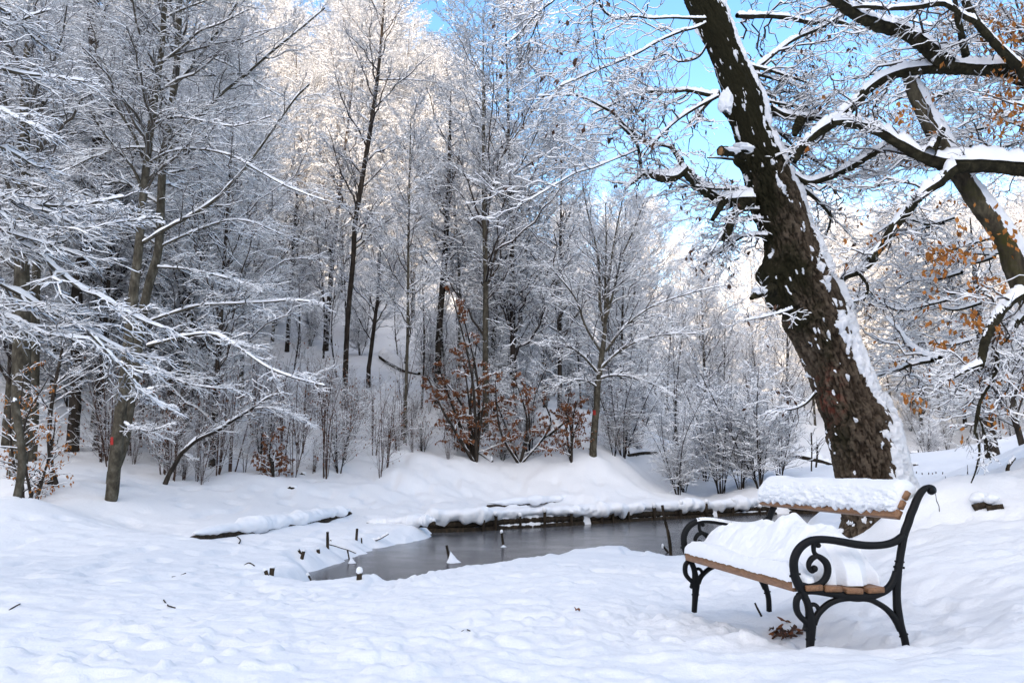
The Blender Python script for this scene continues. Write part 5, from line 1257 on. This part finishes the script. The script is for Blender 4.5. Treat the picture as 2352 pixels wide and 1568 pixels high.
def round_log(P, R, g, sides=12):
    V, Q = tubes(P[None], R[None] * (1 + .12 * g.normal(0, .5, (1, len(P)))), sides)
    V = V.reshape(len(P), sides, 3); V = np.concatenate([np.repeat(P[:1], sides, 0)[None], V, np.repeat(P[-1:], sides, 0)[None]])
    return V.reshape(-1, 3), grid_q(1, len(V), sides, True)
gw = np.random.default_rng(77)
W0 = [pz(u, v) for u, v in ((975, 1222), (1080, 1219), (1190, 1212), (1300, 1206), (1430, 1198), (1560, 1190), (1660, 1185), (1760, 1180), (1850, 1179), (1950, 1179))]
WP = smooth_path(np.c_[np.array(W0), np.full(len(W0), POND_Z)], 400)
WORG = WP[0].copy(); WROOT = empty("retaining_wall", WORG, "low dark log wall under lumpy snow along the far side of the pond", "wall")
out = np.stack([WP[:, 1] * 0, WP[:, 1] * 0, WP[:, 2] * 0], 1); tg = np.gradient(WP[:, :2], axis=0); tg /= np.linalg.norm(tg, axis=1, keepdims=True); nrm2 = np.stack([tg[:, 1], -tg[:, 0]], 1)   # towards the water
WT = lambda d, z: np.c_[WP[:, :2] + nrm2 * d, np.full(len(WP), z)]
for zz, rr, dd in ((-.55, .10, .04), (-.38, .09, .02)):
    for k0, k1 in ((0, 128), (132, 262), (266, 399)):
        V, Q = round_log(WT(dd, zz)[k0:k1:4], np.full(len(range(k0, k1, 4)), rr), gw); mesh("log", V - WORG, Q, M_POST, WROOT)
for k0, k1 in ((0, 150), (140, 290), (280, 399)):
    n_ = k1 - k0; Rr = .20 * (1 + .5 * fbm2(np.linspace(0, 9, n_) + k0, np.zeros(n_), 3, 4)); Rr[:6] *= np.linspace(.3, 1, 6); Rr[-6:] *= np.linspace(1, .3, 6)
    Pz = WT(.0, -.16)[k0:k1]; Pz[:, 2] += .03 * fbm2(np.linspace(0, 7, n_) + k0, np.zeros(n_), 2, 8)
    V, Q = lump_tube(Pz, Rr, gw, 26, .55, 3.4, .72, .18); o = mesh("snow_cover", V - WORG, Q, M_SNOW_C, WROOT)
for (cx_, y0, y1, w) in ((155, 800, 725, 24), (505, 775, 700, 24), (920, 752, 690, 22), (1113, 748, 700, 20), (1298, 765, 668, 24), (1485, 768, 648, 24), (1672, 712, 640, 22), (1865, 702, 628, 24), (1000, 752, 700, 18), (60, 812, 760, 20), (330, 790, 735, 18), (700, 760, 715, 18), (2060, 706, 672, 20)):
    ub, vb = uv('Q', [(cx_, y0)])[0]; k = np.argmin(abs(WP[:, 0] / WP[:, 1] - (ub - CX) / F_PX)); Y = WP[k, 1] - .27
    a, b = at_y(ub, vb, Y), at_y(*uv('Q', [(cx_ + gw.normal(0, 3), y1)])[0], Y); a[2] = min(a[2], POND_Z) - .1
    V, Q = round_log(smooth_path([a, (a + b) / 2, b], 8), np.full(8, wpx('Q', w, Y) / 2), gw, 10); mesh("post", V - WORG, Q, M_POST, WROOT)
    ac = Acc(); r_ = wpx('Q', w, Y) * .8; blob(ac, b - [0, 0, .01], r_, r_, r_ * 1.0, gw, 14, 10, .3); ac.build("snow_cap", M_SNOW_C, WROOT, org=WORG)
def edging(name, label, pxs, r, rs, group=None, lift=.10, gap=0, dz=None):
    """a log edging the path, half buried, under its own roll of snow"""
    P0 = []
    for u, v, z in pxs: P0.append(at_z(u, v, z))
    P = smooth_path(P0, 140); org = P[0].copy(); root = empty(name, org, label, "log", group)
    V, Q = round_log(P[::3], np.full(len(P[::3]), r), gw, 14); mesh("log", V - org, Q, M_POST, root)
    n_ = len(P); Rr = rs * (1 + .45 * fbm2(np.linspace(0, 14, n_) + r * 900, np.zeros(n_), 3, 4)); Rr[:24] *= np.linspace(.15, 1, 24); Rr[-24:] *= np.linspace(1, .15, 24)
    V, Q = lump_tube(P + [0, .05, lift], Rr, gw, 20, .40, 5, .62, .05); mesh("snow_cover", V - org, Q, M_SNOW_C, root)
edging("edging_log", "long dark edging log with a roll of snow on the left shore", [(442, 1243, -.24), (540, 1226, -.22), (640, 1211, -.20), (720, 1199, -.19), (802, 1183, -.18)], .10, .20, lift=.13)
edging("edging_log", "short dark edging log in the snow above the log wall", [(1470, 1138, -.03), (1530, 1130, -.01), (1590, 1121, .02)], .09, .17, lift=.12)
edging("edging_log", "snow-buried edging log running above the log wall", [(1120, 1163, -.09), (1230, 1155, -.07), (1350, 1146, -.05), (1475, 1136, -.03)], .05, .18, lift=.10)

edging("edging_log", "lumpy snow-buried log at the left end of the log wall", [(842, 1206, -.30), (880, 1206, -.30), (930, 1206, -.29), (1000, 1203, -.25)], .06, .20, lift=.08)
def post(c, base, top, w, label, zb=None, Y=None, cap=0.0, cone=None, mid=None, name="post", cat="post", group=None, lean=0, bury=.35):
    ub, vb = uv(c, [base])[0]
    p = at_z(ub, vb, POND_Z) if zb == 'pond' else ground_pt(ub, vb, Y)
    q = at_y(*uv(c, [top])[0], p[1] + lean)
    pts = [p - (q - p) / np.linalg.norm(q - p) * bury, p]
    if mid: pts += [at_y(*uv(c, [m])[0], p[1] + lean * .5) for m in mid]
    pts += [q]
    root = empty(name, p, label, cat, group)
    ww = np.interp(np.linspace(0, 1, 18), [0, 1], [1.05, .92 if not mid else .6]) * wpx(c, w, p[1]) / 2
    P = smooth_path(pts, 18); V, Q = round_log(P, ww, gw, 14); mesh("shaft", V - p, Q, M_POST, root)
    if cap:
        a = Acc(); r_ = wpx(c, w, p[1]) / 2 * 1.12; blob(a, q - [0, 0, r_ * .25], r_, r_, r_ * cap, gw, 18, 12, .2); a.build("snow_cap", M_SNOW_C, root, org=p)
    if cone:
        cx_, cy_, cw_, ch_ = cone; b = at_z(*uv(c, [(cx_, cy_)])[0], POND_Z); R_ = wpx(c, cw_, b[1]) / 2; H_ = wpx(c, ch_, b[1])
        th = np.arange(24) * 2 * math.pi / 24; rr = np.linspace(1, .02, 10); apex = p + (q - p) * .25
        V = []
        for k, r_ in enumerate(rr):
            f = 1 - r_; zz = H_ * f ** 1.25; cc = b * (1 - f) + np.array([p[0] * .8 + b[0] * .2, p[1], 0]) * f
            rad = R_ * (1 - f) ** 1.15 * (1 + .12 * np.sin(th * 3 + 1) + .06 * gw.normal(0, 1, 24))
            V.append(np.stack([cc[0] + rad * np.cos(th), cc[1] + rad * np.sin(th), POND_Z + .004 + zz + 0 * th], 1))
        V.append(np.repeat(np.array([[p[0] * .8 + b[0] * .2, p[1], POND_Z + H_]]), 24, 0))
        mesh("snow_drift", np.concatenate(V) - p, grid_q(1, 11, 24, True), M_SNOW_C, root)
    return root
post('S', (1390, 850), (1390, 548), 56, "tallest cut post on the left shore of the pond", Y=13.8, cap=.35)
post('S', (1438, 775), (1446, 690), 32, "stubby post right behind the tallest cut post", Y=14.0, cap=1.2)
post('S', (1905, 715), (1920, 505), 46, "split-topped post on the far left shore", Y=15.5)
post('S', (2003, 770), (1996, 672), 28, "small pointed stake beside the split-topped post", Y=15.2)
post('S', (928, 1045), (968, 890), 62, "leaning post nearest the water on the left shore", Y=12.4, cap=.6)
post('S', (915, 970), (868, 878), 46, "short post leaning left behind the one leaning right", Y=12.9, cap=.5)
post('S', (1222, 940), (1222, 856), 66, "short thick stump post with a snow cap on the shore slope", Y=13.2, cap=.5)
post('S', (385, 1335), (405, 1180), 92, "dark broad post in the hollow at the pond's left tip", Y=10.6, cap=.5)
post('S', (300, 1330), (270, 1230), 70, "black plank end under snow at the pond's left tip", Y=10.9, cap=.9)
post('S', (1783, 1085), (1745, 880), 28, "thin leaning stick with a cone of snow near the left shore", zb='pond', cone=(1825, 1128, 135, 95))
post('S', (1957, 1420), (1960, 1250), 104, "thick snow-capped post in front of the pond", Y=8.9, cap=1.3)
post('S', (1068, 1420), (1032, 1330), 56, "small post poking from the near bank's snow", Y=8.9, cap=1.4)
post('P', (1985, 968), (1965, 868), 20, "thin stick with a wide cone of snow in mid pond", zb='pond', cone=(2013, 994, 100, 56))
post('Q', (205, 968), (192, 858), 18, "lone upright stick in the middle of the ice", zb='pond', cone=(205, 972, 42, 14), cap=1.5)
post('Q', (1420, 1060), (1355, 668), 30, "long bent pole standing in the pond beside the bench", zb='pond', mid=[(1412, 960), (1396, 860), (1372, 765)], cat="pole", name="pole")
post('Q', (1398, 1010), (1358, 962), 16, "short snowy stick at the foot of the long bent pole", zb='pond', cap=2.0)
post('A', (522, 475), (516, 350), 50, "dark forked post in the water seen through the bench", zb='pond')
def lying(c, pts, w, Y, label, name="branch", cat="branch", snow=1.0, zs=None, m=None, n=40, group=None, dY=0, on=False, cap=0):
    P, R = trace(c, pts, Y, w, n, dY)
    if on:
        G = [ground_pt(*q, Y) for q in uv(c, pts)]; P = smooth_path(G, n); R = R * P[0, 1] / Y; P[:, 2] = P[:, 2] + R * .55
    org = P[0].copy(); root = empty(name, org, label, cat, group)
    V, Q = round_log(P, R, gw, 10); mesh("stem", V - org, Q, m or M_POST, root)
    if cap: V, Q = lump_tube(P[::2] + [0, .05, cap * .9], np.full(len(P[::2]), cap) * np.sin(np.linspace(.3, 2.84, len(P[::2]))), gw, 18, .4, 8, .6); mesh('snow_cover', V - org, Q, M_SNOW_C, root)
    if snow: V, Q = snow_on(P[None], R[None], base=.02 * snow, k=.5, S=6, lump=.3, g=gw); mesh("snow_cover", V - org, Q, M_SNOW_C, root) if len(V) else None
    return root
lying('S', [(1420, 785), (1520, 810), (1640, 850), (1760, 885), (1900, 945)], [34, 26], 13.6, "pole lying from the tallest post down onto the ice", dY=.1)
lying('P', [(1370, 850), (1470, 825), (1545, 785)], [16, 10], 16.2, "short snowy branch lying on the far left shore")
lying('F', [(835, 1385), (860, 1440), (905, 1525)], [18, 22], 5.6, "short dark twig sticking out of the snow under the bench", name="twig", cat="twig", snow=0)
lying('R', [(1628, 690), (1640, 600), (1665, 560), (1700, 515)], [34, 30, 24], 9.0, "snow-topped stick standing on the right bank", name="stick", cat="stick")
lying('R', [(1330, 985), (1400, 965), (1475, 945)], [66, 60], 8.25, "left end of a snow-covered log on the right slope", name="log", cat="log", snow=0, cap=.09, on=True)
lying('R', [(1450, 985), (1520, 975), (1600, 962)], [56, 44], 8.05, "right end of a snow-covered log on the right slope", name="log", cat="log", snow=0, cap=.09, on=True)
lying('B', [(320, 1238), (430, 1228), (500, 1240), (570, 1255), (640, 1278)], [24, 30, 34, 30, 24], 33.0, "fallen trunk under snow behind the leaning oak", name="fallen_tree", cat="log", snow=6)
lying('M', [(460, 740), (520, 780), (590, 815), (660, 830)], [60, 56, 40, 20], 34.0, "black uprooted trunk in the gloom of the left hillside", name="fallen_tree", cat="log", snow=2, on=True)
lying('M', [(900, 1245), (940, 1260), (1000, 1270), (1065, 1315)], [34, 26, 22, 14], 26.0, "snow-covered log lying on the bank above the pond", name="log", cat="log", snow=5, on=True)
lying('M', [(1350, 1180), (1400, 1140), (1450, 1100), (1490, 1075)], [26, 20, 14], 27.5, "snowy fallen branch left of the hornbeam with the small red mark", snow=2)
lying('M', [(1420, 1232), (1470, 1210), (1500, 1185)], [10, 8], 27.0, "thin dark branch resting on the bank below the brown-leaved bush", snow=.6, on=True)
lying('N', [(205, 1375), (250, 1385), (300, 1395)], [26, 34], 17.3, "dark root knuckle in the snow by the thin crooked sapling", name="root", cat="root", snow=1, on=True)
lying('M', [(1810, 1275), (1890, 1265), (1975, 1262)], [30, 36, 24], 27.5, "dark brushwood heap half under snow right of the hornbeam", name="brush_pile", cat="brush pile", snow=3, on=True)
def rock(c, x, y, w, h, Y, label, snow=True):
    p = ground_pt(*uv(c, [(x, y)])[0], Y); root = empty("rock", p, label, "rock"); W, H = wpx(c, w, p[1]) / 2, wpx(c, h, p[1])
    a = Acc(); blob(a, p - [0, 0, H * .2], W, W, H, gw, 20, 14, .35); a.build("stone", M_POST, root, org=p)
    a = Acc(); blob(a, p + [0, W * .35, H * .3], W * 1.25, W * 1.1, H * 1.0, gw, 20, 14, .3); a.build("snow_cover", M_SNOW_C, root, org=p)
rock('P', 845, 455, 60, 18, 21.5, "dark stone under a snow hood on the path's far bank")
rock('G', 1055, 475, 90, 28, 36, "dark stone under a snow mound right of the leaning oak")
rock('P', 920, 355, 44, 20, 22.5, "small dark stump among the thin stems on the bank")
# far fence and stream stakes
def fence():
    Y = 50.0; root = empty("fence", at_y(*uv('G', [(1300, 430)])[0], Y), "small wooden fence far off on the valley floor", "fence"); org = np.array(root.location)
    def bar(nm, a, b, w):
        P, R = trace('G', [a, ((a[0] + b[0]) / 2, (a[1] + b[1]) / 2), b], Y, w, 8); V, Q = round_log(P, R, gw, 8); mesh(nm, V - org, Q, M_POST, root)
        if nm == "rail": V, Q = snow_on(P[None], R[None], base=.05, k=.3, S=4, g=gw); mesh("snow_cover", V - org, Q, M_SNOW_T, root)
    for x, y0, y1, w in ((1100, 400, 292, 20), (1166, 435, 310, 18), (1072, 395, 338, 18), (1277, 400, 290, 16), (1603, 480, 330, 24), (1440, 430, 350, 14)): bar("post", (x, y0), (x, y1), w)
    for a, b, w in (((1010, 325), (1170, 316), 12), ((1090, 370), (1285, 296), 12), ((1100, 412), (1290, 372), 11), ((1277, 300), (1440, 355), 10), ((1277, 345), (1606, 405), 11), ((1440, 372), (1606, 440), 10)): bar("rail", a, b, w)
fence()
lying('G', [(1500, 448), (1560, 460), (1612, 468)], [16, 26, 30], 46.0, "dark beam at the foot of the far fence", name="beam", cat="beam", snow=4)
for k, (x, y) in enumerate(((1030, 575), (1080, 565), (1150, 580), (1225, 578), (1271, 580), (1312, 568), (1390, 572), (1515, 556), (1550, 560), (1571, 560), (1620, 553), (1690, 518), (1722, 518), (1750, 516))):
    post('G', (x, y + 6), (x + gw.normal(0, 4), y - 20), 11, "tiny dark stake in the row along the far stream bank", Y=26, name="stake", cat="stake", group="stakes along the far stream", bury=.2)
for c, a, b, w, Y in (('B', (516, 1310), (515, 1090), 9, 30), ('B', (543, 1300), (552, 1160), 12, 31)):
    t = hero("sapling", "thin straight sapling stem left of the leaning oak's foot" if w == 9 else "pale snow-crusted sapling just left of the leaning oak's foot", "sapling", c, [b, ((a[0] + b[0]) / 2 + 3, (a[1] + b[1]) / 2), a], w, Y, 400 + w, M_DARK, sides=8)
    P, R = auto_limbs(t, *t.trunk, 10, .4, 1, .8, .8); t.twigs(P, R, 3, .012, wmin=.01); t.build(M_DARK, M_TWIG)
# shrub on the right bank, dry stems
def bank_shrub():
    b = at_y(*uv('R', [(1150, 850)])[0], 9.8); root = empty("shrub", b, "wiry dark shrub with bowed twigs on the edge of the right bank", "shrub"); t = Tree(root, b, 501)
    for pts, w in (([(1140, 855), (1155, 810), (1170, 770)], [44, 40, 26]), ([(1160, 810), (1110, 770), (1085, 720), (1078, 680)], [10, 5]), ([(1165, 800), (1240, 800), (1150, 740), (1090, 700)], [8, 4]), ([(1170, 780), (1260, 745), (1280, 690), (1275, 580)], [12, 5]), ([(1180, 770), (1300, 760), (1340, 700), (1390, 600)], [12, 5]), ([(1150, 830), (1110, 820), (1090, 800)], [8, 4]), ([(1300, 760), (1370, 700), (1440, 700), (1500, 640)], [10, 5]), ([(1200, 760), (1220, 700), (1270, 660), (1280, 610)], [9, 4]), ([(1160, 800), (1120, 750), (1200, 800), (1235, 800)], [7, 3])):
        t.limb(*trace('R', pts, 9.8, w, 30), snow=.35, sides=6)
    a = Acc(); 
    t.build(M_DARK, M_TWIG)
    blob(a, at_y(*uv('R', [(1210, 745)])[0], 9.9), .12, .10, .10, gw, amp=.4); a.build("snow_cover", M_SNOW_C, root, org=b)
bank_shrub()
P, R = trace('R', [(975, 815), (992, 850), (1000, 900), (1020, 945), (1025, 998)], 5.05, [5, 5, 8, 7, 9], 20)
r_ = empty("dry_stem", P[0], "withered stem dangling behind the bench's back scroll", "stem"); V, Q = round_log(P, R, gw, 6); mesh("stem", V - P[0], Q, M_DARK, r_)
P, R = trace('R', [(1690 - 1000, 1560), (735, 1555), (745, 1580)], 5.6, [8, 8, 5], 20)
# leaves and litter on the ground
def fallen(c, x, y, s, m, label, group, k):
    p = ground_pt(*uv(c, [(x, y)])[0], 5.2); g = np.random.default_rng(900 + k)
    th = np.linspace(0, 2 * math.pi, 29)[:-1]; rad = s * (.55 + .45 * abs(np.cos(th)) ** .7) * (1 + .22 * np.sin(th * 7 + k))
    ring = np.stack([rad * np.cos(th), .55 * rad * np.sin(th), .012 * np.sin(th * 3 + k) + .012], 1)
    V = np.concatenate([ring, ring * .5 + [0, 0, .004], np.repeat([[0, 0, .010]], 28, 0)])
    a = g.uniform(0, 6.28); ca, sa = math.cos(a), math.sin(a); tl = g.normal(0, .3)
    V = np.stack([V[:, 0] * ca - V[:, 1] * sa, V[:, 0] * sa + V[:, 1] * ca, V[:, 2] + V[:, 0] * tl], 1)
    o = mesh("fallen_leaf", V, grid_q(1, 3, 28, True), m, None, smooth=False); o.location = tuple(p + [0, 0, .012]); tag(o, label, "leaf", group)
for k, (x, y, s) in enumerate(((110, 1335, .045), (170, 1400, .04), (65, 1425, .035), (120, 1450, .04), (20, 1440, .035), (185, 1450, .035), (250, 1412, .03), (85, 1470, .03), (150, 1470, .03), (40, 1405, .03), (-30, 1400, .02), (30, 1465, .03), (10, 1420, .035), (105, 1425, .03), (140, 1435, .03), (60, 1455, .035))):
    fallen('A', x, y, s * 1.45, M_LEAF if k % 3 == 0 else M_LEAF_D, "withered oak leaf in the litter under the bench", "oak leaves under the bench", k)
fallen('D', 1326, 1406, .02, M_LEAF, "single brown leaf lying on open snow left of the bench", None, 40)

for k, (pts, w, Y, lb) in enumerate((([(20, 1402), (34, 1393), (46, 1387)], 3, 7, "thin fallen twig on the open snow at the left edge"), ([(376, 1378), (385, 1390), (402, 1396)], 3, 7.5, "curved fallen twig on the trodden snow at the left"), ([(395, 1325), (412, 1322), (427, 1316)], 2.5, 10, "forked fallen twig on the path at the left"), ([(560, 1299), (572, 1293), (585, 1300)], 3, 11, "bowed dry twig on the left shore"), ([(1060, 1450), (1072, 1446), (1080, 1449)], 2.5, 6.5, "tiny twig on open snow left of the brown leaf"), ([(545, 1233), (552, 1240), (549, 1248)], 2.5, 13, "thin twig under the long edging log"))):
    lying('D', pts, w, Y, lb, name="fallen_twig", cat="twig", snow=0, on=True, n=14)
